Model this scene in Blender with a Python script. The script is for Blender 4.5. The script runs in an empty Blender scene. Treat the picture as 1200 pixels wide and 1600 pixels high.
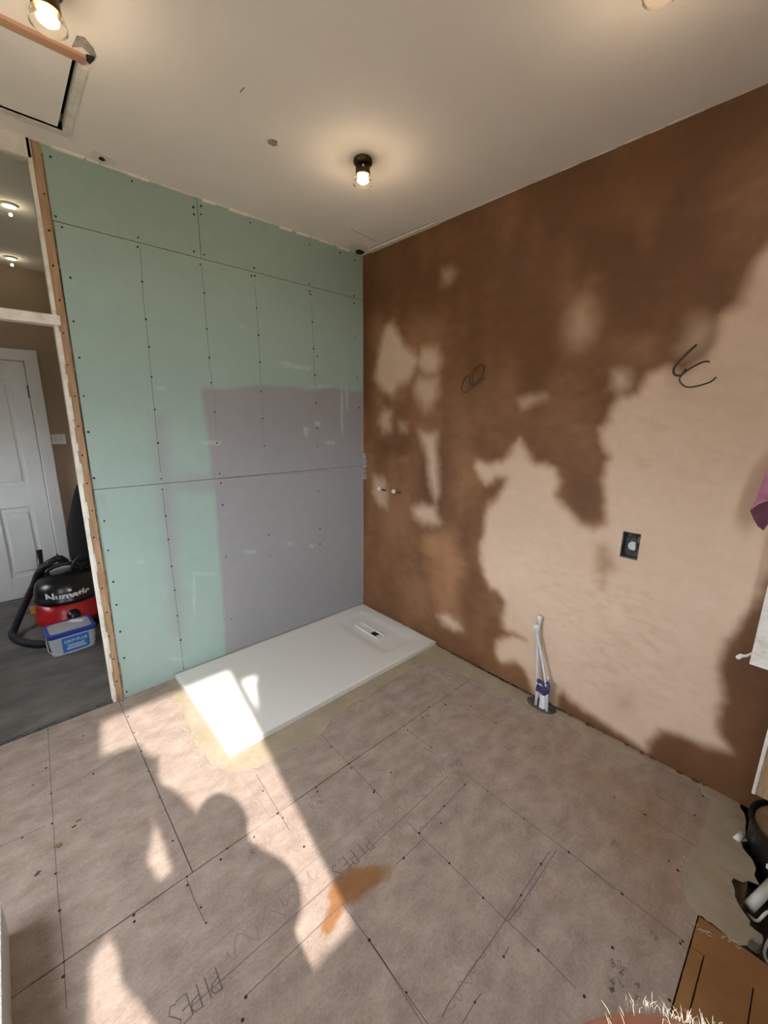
import bpy, bmesh, math, random
import numpy as np
from mathutils import Vector, Matrix
random.seed(4)
C = bpy.context.scene.collection
SC = bpy.context.scene
# ------------------------------------------------------------------ camera
F_PX = 642.364
YAW, PITCH, ROLL = 0.82360, -0.22676, 0.01170
CAM = np.array([-2.0839, -2.5010, 1.5795])
H = 2.694                                   # ceiling height
def basis():
    cy, sy, cp, sp = math.cos(YAW), math.sin(YAW), math.cos(PITCH), math.sin(PITCH)
    fwd = np.array([cy*cp, sy*cp, sp]); right = np.array([sy, -cy, 0]); up = np.cross(right, fwd)
    r = math.cos(ROLL)*right + math.sin(ROLL)*up; u = -math.sin(ROLL)*right + math.cos(ROLL)*up
    return r, u, fwd
RT, UP, FW = basis()
cam_data = bpy.data.cameras.new('camera'); cam = bpy.data.objects.new('camera', cam_data); C.objects.link(cam)
cam_data.sensor_fit = 'HORIZONTAL'; cam_data.sensor_width = 36; cam_data.lens = F_PX/1200*36
cam_data.clip_start = 0.01
cam.matrix_world = Matrix([[RT[0], UP[0], -FW[0], CAM[0]], [RT[1], UP[1], -FW[1], CAM[1]], [RT[2], UP[2], -FW[2], CAM[2]], [0, 0, 0, 1]])
SC.camera = cam
# ------------------------------------------------------------------ world, sun, exposure
w = bpy.data.worlds.new('sky'); SC.world = w; w.use_nodes = True
bg = w.node_tree.nodes['Background']; bg.inputs[1].default_value = 13.0
_N = w.node_tree.nodes; _L = w.node_tree.links                 # pale bright sky above the horizon, dull ground below it
_tc = _N.new('ShaderNodeTexCoord'); _sx = _N.new('ShaderNodeSeparateXYZ'); _rp = _N.new('ShaderNodeValToRGB')
_L.new(_tc.outputs['Generated'], _sx.inputs[0]); _L.new(_sx.outputs['Z'], _rp.inputs[0]); _L.new(_rp.outputs[0], bg.inputs[0])
_rp.color_ramp.elements[0].position = 0.0; _rp.color_ramp.elements[0].color = (.13, .12, .09, 1)
_rp.color_ramp.elements[1].position = 0.03; _rp.color_ramp.elements[1].color = (.86, .93, 1.0, 1)
sun_d = bpy.data.lights.new('sun', 'SUN'); sun_d.energy = 8.0; sun_d.angle = math.radians(0.8); sun_d.color = (1, .95, .88)
sun = bpy.data.objects.new('sun', sun_d); C.objects.link(sun)
SUN = Vector((0.150, 0.985, -0.79)).normalized()
sun.rotation_euler = SUN.to_track_quat('-Z', 'Y').to_euler(); sun.location = (-2.5, -8, 5)
SC.view_settings.view_transform = 'Standard'; SC.view_settings.look = 'None'
SC.view_settings.exposure = 0.42; SC.view_settings.gamma = 1; SC.view_settings.use_curve_mapping = False
LAMP_W = 1.1
# ------------------------------------------------------------------ helpers
def at(u, v, ax, val):
    """point where the line of sight of a traced photo position meets the plane axis=val of the room"""
    d = FW + RT*(u-600)/F_PX - UP*(v-800)/F_PX
    return CAM + d*(val-CAM[ax])/d[ax]
def fl(pts, z=0.0): return [tuple(at(u, v, 2, z)[:2]) for u, v in pts]
def wr(pts): return [tuple(at(u, v, 0, 0.0)[1:]) for u, v in pts]          # brown wall: (y, z)
def wl(pts): return [tuple(at(u, v, 1, 0.0)[[0, 2]]) for u, v in pts]      # green wall: (x, z)
def s2l(c): return tuple(((x/255)/12.92 if x/255 <= .04045 else ((x/255+.055)/1.055)**2.4) for x in c)
def lin(c): return (*c, 1) if len(c) == 3 else c
def mat(name, col, rough=0.6, col2=None, scale=8, metal=0.0, bump=0.0, bscale=60, detail=6, stretch=(1, 1, 1), emit=None, estr=0, trans=0, ior=1.45, alpha=1, spec=.5, contrast=(.35, .65)):
    m = bpy.data.materials.new(name); m.use_nodes = True; nt = m.node_tree; N = nt.nodes; L = nt.links
    b = N['Principled BSDF']; b.inputs['Roughness'].default_value = rough; b.inputs['Metallic'].default_value = metal
    b.inputs['Base Color'].default_value = lin(col); b.inputs['Transmission Weight'].default_value = trans; b.inputs['IOR'].default_value = ior
    b.inputs['Specular IOR Level'].default_value = spec; b.inputs['Alpha'].default_value = alpha
    tc = N.new('ShaderNodeTexCoord'); mp = N.new('ShaderNodeMapping'); mp.inputs['Scale'].default_value = stretch; L.new(tc.outputs['Object'], mp.inputs[0])
    if col2:
        n = N.new('ShaderNodeTexNoise'); n.inputs['Scale'].default_value = scale; n.inputs['Detail'].default_value = detail; n.inputs['Roughness'].default_value = .65
        L.new(mp.outputs[0], n.inputs['Vector'])
        r = N.new('ShaderNodeValToRGB'); r.color_ramp.elements[0].position = contrast[0]; r.color_ramp.elements[1].position = contrast[1]
        r.color_ramp.elements[0].color = lin(col); r.color_ramp.elements[1].color = lin(col2)
        L.new(n.outputs['Fac'], r.inputs[0]); L.new(r.outputs[0], b.inputs['Base Color'])
    if bump:
        n2 = N.new('ShaderNodeTexNoise'); n2.inputs['Scale'].default_value = bscale; n2.inputs['Detail'].default_value = 5
        L.new(mp.outputs[0], n2.inputs['Vector']); bp = N.new('ShaderNodeBump'); bp.inputs['Strength'].default_value = bump; bp.inputs['Distance'].default_value = .01
        L.new(n2.outputs['Fac'], bp.inputs['Height']); L.new(bp.outputs[0], b.inputs['Normal'])
    if emit: b.inputs['Emission Color'].default_value = lin(emit); b.inputs['Emission Strength'].default_value = estr
    return m
def tag(o, label=None, cat=None, group=None, kind=None):
    if label: o['label'] = label
    if cat: o['category'] = cat
    if group: o['group'] = group
    if kind: o['kind'] = kind
    return o
def empty(name, loc=(0, 0, 0), label=None, cat=None, group=None, rz=0):
    o = bpy.data.objects.new(name, None); C.objects.link(o); o.location = loc; o.rotation_euler.z = rz; o.empty_display_size = .05
    return tag(o, label, cat, group)
def link(name, me, m, parent=None, kind=None, smooth=False):
    o = bpy.data.objects.new(name, me); C.objects.link(o)
    if m: me.materials.clear(); me.materials.append(m)
    if smooth:
        me.polygons.foreach_set('use_smooth', [True]*len(me.polygons))
    if parent: o.parent = parent
    if kind: o['kind'] = kind
    return o
def obj(name, bm, m, parent=None, kind=None, smooth=False, bevel=0, seg=2):
    me = bpy.data.meshes.new(name); bmesh.ops.recalc_face_normals(bm, faces=bm.faces); bm.to_mesh(me); bm.free()
    o = link(name, me, m, parent, kind, smooth)
    if bevel:
        b = o.modifiers.new('bevel', 'BEVEL'); b.width = bevel; b.segments = seg; b.limit_method = 'ANGLE'
    return o
def setc(name, bm, m, parent=None, **k): return obj(name, bm, m, parent, kind='structure', **k)
def box(bm, x0, x1, y0, y1, z0, z1, M=None):
    vs = [bm.verts.new((x, y, z)) for x in (x0, x1) for y in (y0, y1) for z in (z0, z1)]
    if M is not None:
        for v in vs: v.co = M @ v.co
    for f in ((0, 1, 3, 2), (4, 6, 7, 5), (0, 4, 5, 1), (2, 3, 7, 6), (0, 2, 6, 4), (1, 5, 7, 3)): bm.faces.new([vs[i] for i in f])
def bx(*a, M=None):
    bm = bmesh.new(); box(bm, *a, M=M); return bm
def frames(pts):
    out = []; n = None
    for i, p in enumerate(pts):
        t = (pts[min(i+1, len(pts)-1)]-pts[max(i-1, 0)]).normalized()
        if n is None: n = t.orthogonal().normalized()
        n = (n-t*n.dot(t)); n = n.normalized() if n.length > 1e-6 else t.orthogonal().normalized()
        out.append((p, n, t.cross(n)))
    return out
def tube(bm, pts, r, seg=8, cap=True):
    pts = [Vector(p) for p in pts]; rs = r if isinstance(r, (list, tuple)) else [r]*len(pts); rings = []
    for (p, n, b), rr in zip(frames(pts), rs):
        rings.append([bm.verts.new(p+(n*math.cos(2*math.pi*k/seg)+b*math.sin(2*math.pi*k/seg))*rr) for k in range(seg)])
    for a, b in zip(rings, rings[1:]):
        for k in range(seg): bm.faces.new((a[k], a[(k+1) % seg], b[(k+1) % seg], b[k]))
    if cap: bm.faces.new(rings[0][::-1]); bm.faces.new(rings[-1])
def tb(pts, r, seg=8):
    bm = bmesh.new(); tube(bm, pts, r, seg); return bm
def lathe(prof, seg=24, M=None, closed=False):
    bm = bmesh.new(); rings = []
    for r, z in prof:
        if r < 1e-6: rings.append([bm.verts.new((0, 0, z))])
        else: rings.append([bm.verts.new((r*math.cos(2*math.pi*k/seg), r*math.sin(2*math.pi*k/seg), z)) for k in range(seg)])
    for a, b in zip(rings, rings[1:]):
        for k in range(seg):
            k2 = (k+1) % seg
            if len(a) == 1 and len(b) == 1: continue
            if len(a) == 1: bm.faces.new((a[0], b[k], b[k2]))
            elif len(b) == 1: bm.faces.new((a[k], a[k2], b[0]))
            else: bm.faces.new((a[k], a[k2], b[k2], b[k]))
    if M is not None: bm.transform(M)
    return bm
def spline(pts, n=8):
    pts = [Vector(p) for p in pts]; out = []
    P = [pts[0]*2-pts[1]]+pts+[pts[-1]*2-pts[-2]]
    for i in range(1, len(P)-2):
        for k in range(n):
            t = k/n; a, b, c, d = P[i-1:i+3]
            out.append(.5*((2*b)+(c-a)*t+(2*a-5*b+4*c-d)*t*t+(3*b-a-3*c+d)*t**3))
    return out+[pts[-1]]
def prism(poly, z0, z1):
    from mathutils.geometry import tessellate_polygon
    bm = bmesh.new(); a = [bm.verts.new((x, y, z0)) for x, y in poly]; b = [bm.verts.new((x, y, z1)) for x, y in poly]
    for t in tessellate_polygon([[Vector((x, y, 0)) for x, y in poly]]):
        for ring in (a, b):
            try: bm.faces.new([ring[i] for i in t])
            except ValueError: pass
    for i in range(len(a)):
        j = (i+1) % len(a)
        try: bm.faces.new((a[i], a[j], b[j], b[i]))
        except ValueError: pass
    return bm
def sdist(P, poly):                                   # signed distance, + inside
    poly = np.array(poly); a = poly; b = np.roll(poly, -1, 0); d = np.full(len(P), 1e9); ins = np.zeros(len(P), bool)
    for (ax, ay), (bx_, by) in zip(a, b):
        ex, ey = bx_-ax, by-ay; t = np.clip(((P[:, 0]-ax)*ex+(P[:, 1]-ay)*ey)/(ex*ex+ey*ey+1e-12), 0, 1)
        d = np.minimum(d, np.hypot(P[:, 0]-ax-t*ex, P[:, 1]-ay-t*ey))
        c = ((ay > P[:, 1]) != (by > P[:, 1])) & (P[:, 0] < ex*(P[:, 1]-ay)/(ey+1e-12)+ax); ins ^= c
    return np.where(ins, d, -d)
def layer(P, v, poly, val, soft):
    m = np.clip(sdist(P, poly)/soft*.5+.5, 0, 1); m = m*m*(3-2*m); return v*(1-m)+val*m
def vnoise(P, scale, seed):
    """smooth value noise on 2-D points"""
    rs = np.random.RandomState(seed); G = rs.rand(64, 64); q = P*scale+31; i = np.floor(q).astype(int); f = q-i; f = f*f*(3-2*f)
    g = lambda a, b: G[a % 64, b % 64]
    return (g(i[:, 0], i[:, 1])*(1-f[:, 0])+g(i[:, 0]+1, i[:, 1])*f[:, 0])*(1-f[:, 1])+(g(i[:, 0], i[:, 1]+1)*(1-f[:, 0])+g(i[:, 0]+1, i[:, 1]+1)*f[:, 0])*f[:, 1]
def panel(name, a0, a1, b0, b1, place, depth, res, m, parent, attrs, hole=None, kind=None):
    """a slab whose front face is a fine grid carrying its stain maps; place(a,b,d) gives the 3-D point, d = depth behind the front"""
    na = max(2, round((a1-a0)/res)); nb = max(2, round((b1-b0)/res)); A = np.linspace(a0, a1, na+1); B = np.linspace(b0, b1, nb+1)
    g = np.array([(x, y) for x in A for y in B]); verts = [place(x, y, 0.0) for x, y in g]; faces = []
    idx = lambda i, j: i*(nb+1)+j
    for i in range(na):
        for j in range(nb):
            if hole:
                cx, cz = (A[i]+A[i+1])/2, (B[j]+B[j+1])/2
                if hole[0] < cx < hole[1] and hole[2] < cz < hole[3]: continue
            faces.append((idx(i, j), idx(i+1, j), idx(i+1, j+1), idx(i, j+1)))
    n = len(verts); rim = [idx(i, 0) for i in range(na+1)]+[idx(na, j) for j in range(1, nb+1)]+[idx(i, nb) for i in range(na-1, -1, -1)]+[idx(0, j) for j in range(nb-1, 0, -1)]
    for k in rim: verts.append(place(g[k][0], g[k][1], depth))
    R = len(rim)
    for k in range(R): faces.append((rim[k], n+k, n+(k+1) % R, rim[(k+1) % R]))
    if not hole: faces.append(tuple(n+k for k in range(R)))
    me = bpy.data.meshes.new(name); me.from_pydata([tuple(v) for v in verts], [], faces)
    for an, fn in attrs.items():
        vals = np.zeros(len(verts)); vals[:n] = fn(g); at_ = me.attributes.new(an, 'FLOAT', 'POINT'); at_.data.foreach_set('value', vals.astype(np.float32))
    bm = bmesh.new(); bm.from_mesh(me); bmesh.ops.recalc_face_normals(bm, faces=bm.faces); bm.to_mesh(me); bm.free()
    return link(name, me, m, parent, kind)
def blend_mat(name, base, layers, rough=.8, bump=.15, bscale=40, stretch=(1, 1, 1), nscale=4, warp=None):
    """base=(c1,c2) mottled; layers=[(attribute,(c1,c2),rough)]"""
    m = bpy.data.materials.new(name); m.use_nodes = True; nt = m.node_tree; N = nt.nodes; L = nt.links; b = N['Principled BSDF']
    tc = N.new('ShaderNodeTexCoord'); mp = N.new('ShaderNodeMapping'); mp.inputs['Scale'].default_value = stretch; L.new(tc.outputs['Object'], mp.inputs[0])
    def noise(s, d=7, r=.6):
        n = N.new('ShaderNodeTexNoise'); n.inputs['Scale'].default_value = s; n.inputs['Detail'].default_value = d; n.inputs['Roughness'].default_value = r; L.new(mp.outputs[0], n.inputs['Vector']); return n
    n1 = noise(nscale); n2 = noise(nscale*9, 8, .7)
    mx = N.new('ShaderNodeMath'); mx.operation = 'MULTIPLY_ADD'; mx.inputs[1].default_value = .45; L.new(n2.outputs['Fac'], mx.inputs[0])
    mm = N.new('ShaderNodeMath'); mm.operation = 'MULTIPLY'; mm.inputs[1].default_value = .55; L.new(n1.outputs['Fac'], mm.inputs[0]); L.new(mm.outputs[0], mx.inputs[2])
    def ramp(c1, c2):
        r = N.new('ShaderNodeValToRGB'); r.color_ramp.elements[0].position = .36; r.color_ramp.elements[1].position = .64
        r.color_ramp.elements[0].color = lin(c1); r.color_ramp.elements[1].color = lin(c2); L.new(mx.outputs[0], r.inputs[0]); return r.outputs[0]
    cur = ramp(*base); ro = None; last = None
    for an, cc, rg in layers:
        a = N.new('ShaderNodeAttribute'); a.attribute_name = an
        mixn = N.new('ShaderNodeMix'); mixn.data_type = 'RGBA'; L.new(a.outputs['Fac'], mixn.inputs['Factor']); L.new(cur, mixn.inputs['A']); L.new(ramp(*cc), mixn.inputs['B']); cur = mixn.outputs['Result']
        mr = N.new('ShaderNodeMix'); mr.data_type = 'FLOAT'; L.new(a.outputs['Fac'], mr.inputs['Factor'])
        if ro is None: mr.inputs['A'].default_value = rough
        else: L.new(ro, mr.inputs['A'])
        mr.inputs['B'].default_value = rg; ro = mr.outputs['Result']
    L.new(cur, b.inputs['Base Color'])
    if ro: L.new(ro, b.inputs['Roughness'])
    else: b.inputs['Roughness'].default_value = rough
    nb = noise(bscale, 5); bp = N.new('ShaderNodeBump'); bp.inputs['Strength'].default_value = bump; bp.inputs['Distance'].default_value = .004; L.new(nb.outputs['Fac'], bp.inputs['Height']); L.new(bp.outputs[0], b.inputs['Normal'])
    return m
# ------------------------------------------------------------------ materials
M = {}
M['plaster'] = blend_mat('skim_plaster', ((.100, .038, .011), (.150, .062, .020)), [('mid', ((.29, .140, .060), (.38, .20, .098)), .6), ('dry', ((.56, .405, .29), (.66, .49, .365)), .85)], rough=.6, bump=.3, bscale=14, nscale=1.4, stretch=(1, 1, 1.6))
M['greenboard'] = blend_mat('green_board', ((.305, .42, .375), (.35, .465, .42)), [('primer', ((.285, .285, .297), (.325, .322, .33)), .7), ('scuff', ((.55, .62, .57), (.6, .66, .62)), .9)], rough=.8, bump=.12, nscale=1.6)
M['floorboard'] = blend_mat('floor_board', ((.225, .165, .134), (.405, .318, .268)), [('stain', ((.215, .098, .040), (.30, .145, .062)), .5), ('damp', ((.215, .135, .085), (.33, .225, .145)), .7)], rough=.72, bump=.3, bscale=90, nscale=10, stretch=(1, 1.5, 1))
M['mdf'] = mat('orange_board', (.22, .100, .034), .6, (.28, .138, .050), 3, bump=.05)
M['skim'] = mat('levelling_skim', (.29, .232, .160), .8, (.37, .305, .222), 5, bump=.3, bscale=25)
M['ceil'] = mat('ceiling_paint', (.88, .825, .76), .85, (.91, .855, .79), 2, bump=.05, bscale=120)
M['oldpaint'] = mat('old_white_paint', (.62, .58, .50), .6, (.80, .77, .70), 14, bump=.6, bscale=60, contrast=(.3, .55))
M['white'] = mat('white_paint', (.74, .75, .74), .45, (.80, .80, .79), 4, bump=.05)
M['wood'] = mat('pale_timber', (.30, .18, .095), .7, (.46, .31, .18), 6, stretch=(14, 14, 1), bump=.2)
M['wood_dark'] = mat('dark_timber', (.07, .045, .03), .8, (.30, .17, .09), 20, bump=.4, contrast=(.4, .7))
M['redwood'] = mat('reddish_timber', (.36, .20, .13), .7, (.47, .28, .18), 8, stretch=(1, 14, 14))
M['dark'] = mat('dark_gap', (.02, .016, .013), .9)
M['rub'] = mat('rubble', (.05, .045, .035), .95, (.13, .115, .09), 12, bump=.8, bscale=30)
M['tray'] = mat('tray_resin', (.68, .67, .63), .35, bump=.04, bscale=300)
M['drain'] = mat('drain_hole', (.006, .006, .006), .5)
M['bronze'] = mat('antique_bronze', (.075, .052, .022), .38, metal=.9)
M['glass'] = mat('clear_glass', (1, .97, .9), .25, trans=1.0, ior=1.08)
M['pane'] = mat('window_glass', (.9, .93, .9), .02, trans=1.0, ior=1.02, spec=.2)
M['bulb'] = mat('lit_bulb', (1, .9, .7), .4, emit=(1, .74, .42), estr=30)
M['hallbulb'] = mat('lit_hall_bulb', (1, .95, .7), .4, emit=(1, .93, .6), estr=2.5)
M['pencil'] = mat('pencil_line', (.13, .105, .11), .8)
M['pencil2'] = mat('faint_pencil_line', (.235, .19, .175), .8)
M['screw'] = mat('screw_head', (.015, .014, .013), .6)
M['pvc'] = mat('white_plastic', (.66, .66, .64), .35, (.72, .71, .68), 9)
M['pipe'] = mat('white_pipe', (.60, .60, .62), .35)
M['blue_tie'] = mat('blue_cloth', (.02, .025, .08), .8, (.06, .07, .19), 50)
M['cable'] = mat('dark_cable', (.045, .035, .028), .5)
M['steel'] = mat('galvanised_steel', (.05, .05, .055), .5, (.16, .16, .17), 30, metal=.5)
M['hallfloor'] = mat('hall_floor', (.085, .080, .072), .75, (.165, .155, .14), 3, stretch=(1, 2, 1), detail=9, bump=.2, bscale=30)
M['hallwall'] = mat('hall_wall', (.42, .33, .24), .85)
M['black'] = mat('black_plastic', (.008, .008, .009), .28)
M['blackcloth'] = mat('black_cloth', (.007, .007, .008), .9)
M['hose'] = mat('vacuum_hose', (.008, .010, .016), .45)
M['red'] = mat('red_plastic', (.42, .012, .015), .3)
M['yellow'] = mat('yellow_plastic', (.55, .28, .03), .5)
M['tub'] = mat('tub_plastic', (.45, .48, .50), .4)
M['blue'] = mat('blue_plastic', (.02, .05, .28), .4)
M['bluelabel'] = mat('blue_label', (.03, .16, .45), .4)
M['lid'] = mat('dusty_lid', (.30, .31, .33), .7, (.38, .39, .40), 12)
M['ink'] = mat('white_print', (.72, .72, .70), .5)
M['pink'] = mat('pink_cloth', (.36, .13, .20), .9, (.46, .19, .27), 25, bump=.3, bscale=200)
M['skin'] = mat('skin', (.50, .20, .14), .45, (.62, .29, .21), 14, bump=.1)
M['hair'] = mat('grey_hair', (.45, .38, .30), .6)
M['shirt'] = mat('dark_shirt', (.05, .06, .08), .85)
M['jeans'] = mat('work_trousers', (.04, .05, .08), .85)
M['ridge'] = mat('skim_ridge', (.34, .285, .215), .8, (.44, .38, .30), 20)
# ------------------------------------------------------------------ brown wall
z0, z1 = 0, H
DRY = [(1262, 330), (1185, 400), (1175, 425), (1158, 472), (1130, 492), (1120, 530), (1105, 562), (1080, 577), (1060, 583), (1045, 574), (1030, 577), (1012, 582), (1005, 600), (997, 616), (985, 619), (975, 618), (960, 635), (955, 655), (942, 670), (941, 685), (950, 702), (956, 712), (945, 725), (942, 750), (945, 780), (947, 800), (945, 818), (928, 827), (905, 820), (885, 795), (866, 777), (873, 752), (868, 735), (850, 728), (834, 730), (826, 712), (820, 700), (812, 690), (800, 710), (785, 725), (770, 727), (748, 718), (743, 730), (750, 745), (760, 757), (772, 747), (791, 745), (785, 765), (775, 780), (760, 797), (757, 830), (752, 850), (752, 870), (757, 895), (765, 920), (778, 922), (790, 940), (785, 965), (790, 980), (822, 1000), (800, 996), (780, 1003), (776, 1018), (783, 1032), (805, 1034), (820, 1045), (830, 1062), (838, 1085), (866, 1108), (868, 1085), (880, 1078), (892, 1095), (930, 1120), (965, 1143), (1005, 1170), (1012, 1152), (1030, 1142), (1060, 1147), (1100, 1163), (1137, 1171), (1117, 1148), (1117, 1120), (1125, 1080), (1126, 1045), (1134, 1010), (1145, 985), (1160, 962), (1185, 930), (1200, 900), (1262, 820)]
DRYS = [([(602, 510), (612, 508), (628, 535), (645, 548), (655, 562), (648, 575), (640, 592), (620, 602), (612, 616), (600, 612), (588, 595), (590, 565), (597, 530)], .05, .95),
        ([(660, 543), (682, 542), (687, 560), (682, 582), (665, 584), (650, 570)], .05, .9),
        ([(655, 588), (684, 590), (685, 615), (675, 632), (665, 640), (655, 625), (648, 605)], .06, .8),
        ([(600, 640), (611, 642), (611, 670), (600, 675), (592, 660)], .05, .7), ([(625, 660), (637, 662), (636, 675), (625, 675)], .04, .5),
        ([(656, 675), (681, 678), (682, 700), (686, 725), (685, 762), (680, 785), (674, 760), (668, 720)], .05, .9),
        ([(584, 745), (600, 750), (605, 770), (604, 792), (592, 790), (582, 770)], .05, .6),
        ([(645, 795), (660, 788), (680, 795), (685, 815), (672, 820), (660, 818), (646, 808)], .05, .8),
        ([(684, 962), (700, 962), (712, 970), (720, 982), (708, 985), (694, 976)], .04, .85),
        ([(692, 425), (704, 421), (709, 428), (701, 443), (692, 442)], .06, .55), ([(898, 490), (908, 478), (915, 492), (913, 518), (903, 526), (894, 520)], .10, .75),
        ([(1088, 520), (1100, 508), (1108, 512), (1103, 532), (1088, 546), (1079, 542)], .09, .85),
        ([(962, 585), (973, 582), (982, 588), (981, 606), (970, 612), (960, 604)], .05, .9),
        ([(810, 622), (828, 617), (850, 622), (832, 630), (815, 636)], .04, .8), ([(622, 712), (640, 712), (640, 722), (622, 722)], .03, .1)]
WETS = [([(935, 852), (945, 852), (955, 872), (958, 888), (945, 900), (942, 920), (938, 900), (930, 892), (930, 870)], .05, .75), ([(965, 1085), (985, 1085), (985, 1105), (965, 1105)], .10, .4), ([(1000, 850), (1012, 850), (1012, 868), (1000, 868)], .05, .12)]
MIDS = [([(660, 840), (712, 830), (720, 900), (712, 950), (720, 985), (690, 980), (672, 930)], .10, .75), ([(712, 640), (750, 640), (750, 760), (720, 800), (702, 760)], .12, .5),
        ([(690, 610), (900, 590), (930, 640), (920, 700), (850, 690), (790, 660), (740, 720), (700, 700)], .2, .4), ([(600, 880), (680, 900), (700, 1000), (640, 960)], .1, .2),
        ([(570, 700), (650, 700), (660, 800), (650, 900), (575, 900)], .15, .25), ([(1130, 310), (1190, 275), (1250, 280), (1250, 350), (1180, 360), (1150, 350)], .18, .8),
        ([(1170, 370), (1260, 330), (1260, 420), (1180, 440)], .12, .8), ([(960, 530), (1020, 530), (1030, 560), (980, 570)], .12, .5), ([(1080, 490), (1120, 480), (1120, 560), (1060, 570)], .1, .5),
        ([(880, 470), (920, 440), (930, 530), (880, 550)], .12, .45), ([(580, 500), (690, 500), (700, 680), (580, 690)], .12, .4)]
def warp(P): return P+np.stack([vnoise(P, 9, 1)-.5+.6*(vnoise(P, 30, 3)-.5), vnoise(P, 9, 2)-.5+.6*(vnoise(P, 30, 4)-.5)], 1)*.022
def f_dry(P):
    P = warp(P); v = np.zeros(len(P)); v = layer(P, v, wr(DRY), 1, .032)
    for po, s, val in DRYS: v = np.maximum(v, layer(P, np.zeros(len(P)), wr(po), val, s))
    for po in ([(1005, 620), (1050, 620), (1050, 780), (985, 790)], [(1085, 600), (1130, 590), (1135, 650), (1090, 660)], [(1080, 690), (1190, 690), (1190, 760), (1090, 760)], [(800, 860), (1000, 900), (1100, 1100), (900, 1080)], [(960, 930), (1030, 930), (1030, 1060), (960, 1060)]):
        m = layer(P, np.zeros(len(P)), wr(po), 1, .12); v = v-.38*m*np.clip(vnoise(P*np.array([1, 2.4]), 26, 21)-.45, 0, 1)*(.4+vnoise(P, 7, 22))
    for po, s, val in WETS: v = v*(1-layer(P, np.zeros(len(P)), wr(po), val, s))
    return v
def f_mid(P):
    P = warp(P); v = np.zeros(len(P))
    for po, s, val in MIDS: v = np.maximum(v, layer(P, np.zeros(len(P)), wr(po), val, s))
    d = sdist(P, wr(DRY)); v = np.maximum(v, .6*np.clip(1+d/.06, 0, 1)**2)
    v = v+.06+.34*(vnoise(P, 5, 7)-.5)+.26*(vnoise(P*np.array([3, 1]), 4, 8)-.5)+.25*(vnoise(P*np.array([1, 2.2]), 11, 9)-.5)*vnoise(P, 3, 12)
    low = np.clip((1.9-P[:, 1])/1.9, 0, 1)*np.clip((P[:, 0]+2.0)/.6, 0, 1); v = v+.12*low
    v = v*(.25+.75*np.clip((P[:, 0]+np.clip(1.0-P[:, 1], 0, 1)*-.35+2.45)/.5, 0, 1)+.5*(P[:, 1] > 1.6)*0)
    return np.clip(v, 0, 1)
wall_right = panel('wall_right', -3.2, 0, 0, H, lambda a, b, d: (d, a, b), .012, .0125, M['plaster'], None, {'dry': f_dry, 'mid': f_mid}, hole=(-1.975, -1.9, .95, 1.075), kind='structure')
setc('backing', bx(.05, .2, -3.4, .3, -.15, H+.1), M['dark'], wall_right)
bm = bmesh.new()
for a in ((0.0, .05, -1.978, -1.972, .945, 1.08), (0, .05, -1.903, -1.897, .945, 1.08), (0, .05, -1.98, -1.895, .945, .952), (0, .05, -1.98, -1.895, 1.073, 1.08), (.045, .05, -1.98, -1.895, .945, 1.08)): box(bm, a[0]+.002, a[1], a[2], a[3], a[4], a[5])
# ------------------------------------------------------------------ green boarded wall
wall_left = setc('wall_left', bx(-1.775, .05, .014, .05, -.15, H+.05), M['dark'])
PRIM = [((315, 604), (350, 608), (375, 606), (400, 603), (450, 604), (480, 608), (520, 606), (560, 612), (600, 612), (600, 1050), (352, 1030), (350, 985), (345, 900), (338, 800), (331, 740), (326, 680), (320, 650)), ((240, 650), (256, 645), (262, 700), (270, 745), (276, 850), (284, 940), (288, 1000), (272, 985), (262, 900), (250, 800), (243, 730)), ((268, 742), (340, 738), (340, 768), (272, 772)), ((152, 770), (160, 770), (168, 788), (160, 790))]
def f_primer(P):
    v = np.zeros(len(P)); Q = P+np.stack([vnoise(P, 12, 5)-.5, vnoise(P, 12, 6)-.5], 1)*.014
    for po, s, val in zip(PRIM, (.014, .05, .04, .01), (1, .75, .6, .4)): v = np.maximum(v, layer(Q, np.zeros(len(P)), wl(po), val, s))
    return v
def f_scuff(P):
    v = np.zeros(len(P)); rs = random.Random(9)
    for u_, v_, a, b in [(455, 572, 14, 3), (470, 575, 16, 3), (445, 567, 8, 2), (330, 692, 16, 3), (478, 675, 4, 8), (534, 640, 2, 40), (542, 625, 2, 22), (515, 692, 8, 2), (500, 604, 18, 2), (252, 607, 7, 2), (378, 510, 5, 2), (496, 662, 4, 3), (390, 862, 10, 2), (320, 897, 18, 1.5), (303, 930, 1.5, 30), (452, 850, 4, 2), (487, 853, 4, 2), (220, 878, 5, 2), (275, 1030, 14, 2), (420, 1000, 2, 2)]:
        po = wl([(u_-a, v_-b), (u_+a, v_-b*.6), (u_+a*.8, v_+b), (u_-a*.7, v_+b*.5)]); v = np.maximum(v, layer(P, np.zeros(len(P)), po, .55, .012))
    return v*(.4+.9*vnoise(P, 60, 3))
lp = lambda a, b, d: (a, d, b)
rows = [(0.0, 1.203, [(-1.775, 0)]), (1.206, 2.404, [(-1.771, 0)]), (2.407, H, [(-1.785, -1.140), (-1.137, 0)])]
for a, b, xs in rows:
    for x0, x1 in xs: panel('board', x0, x1, a, b, lp, .0125, .0125, M['greenboard'], wall_left, {'primer': f_primer, 'scuff': f_scuff})
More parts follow.
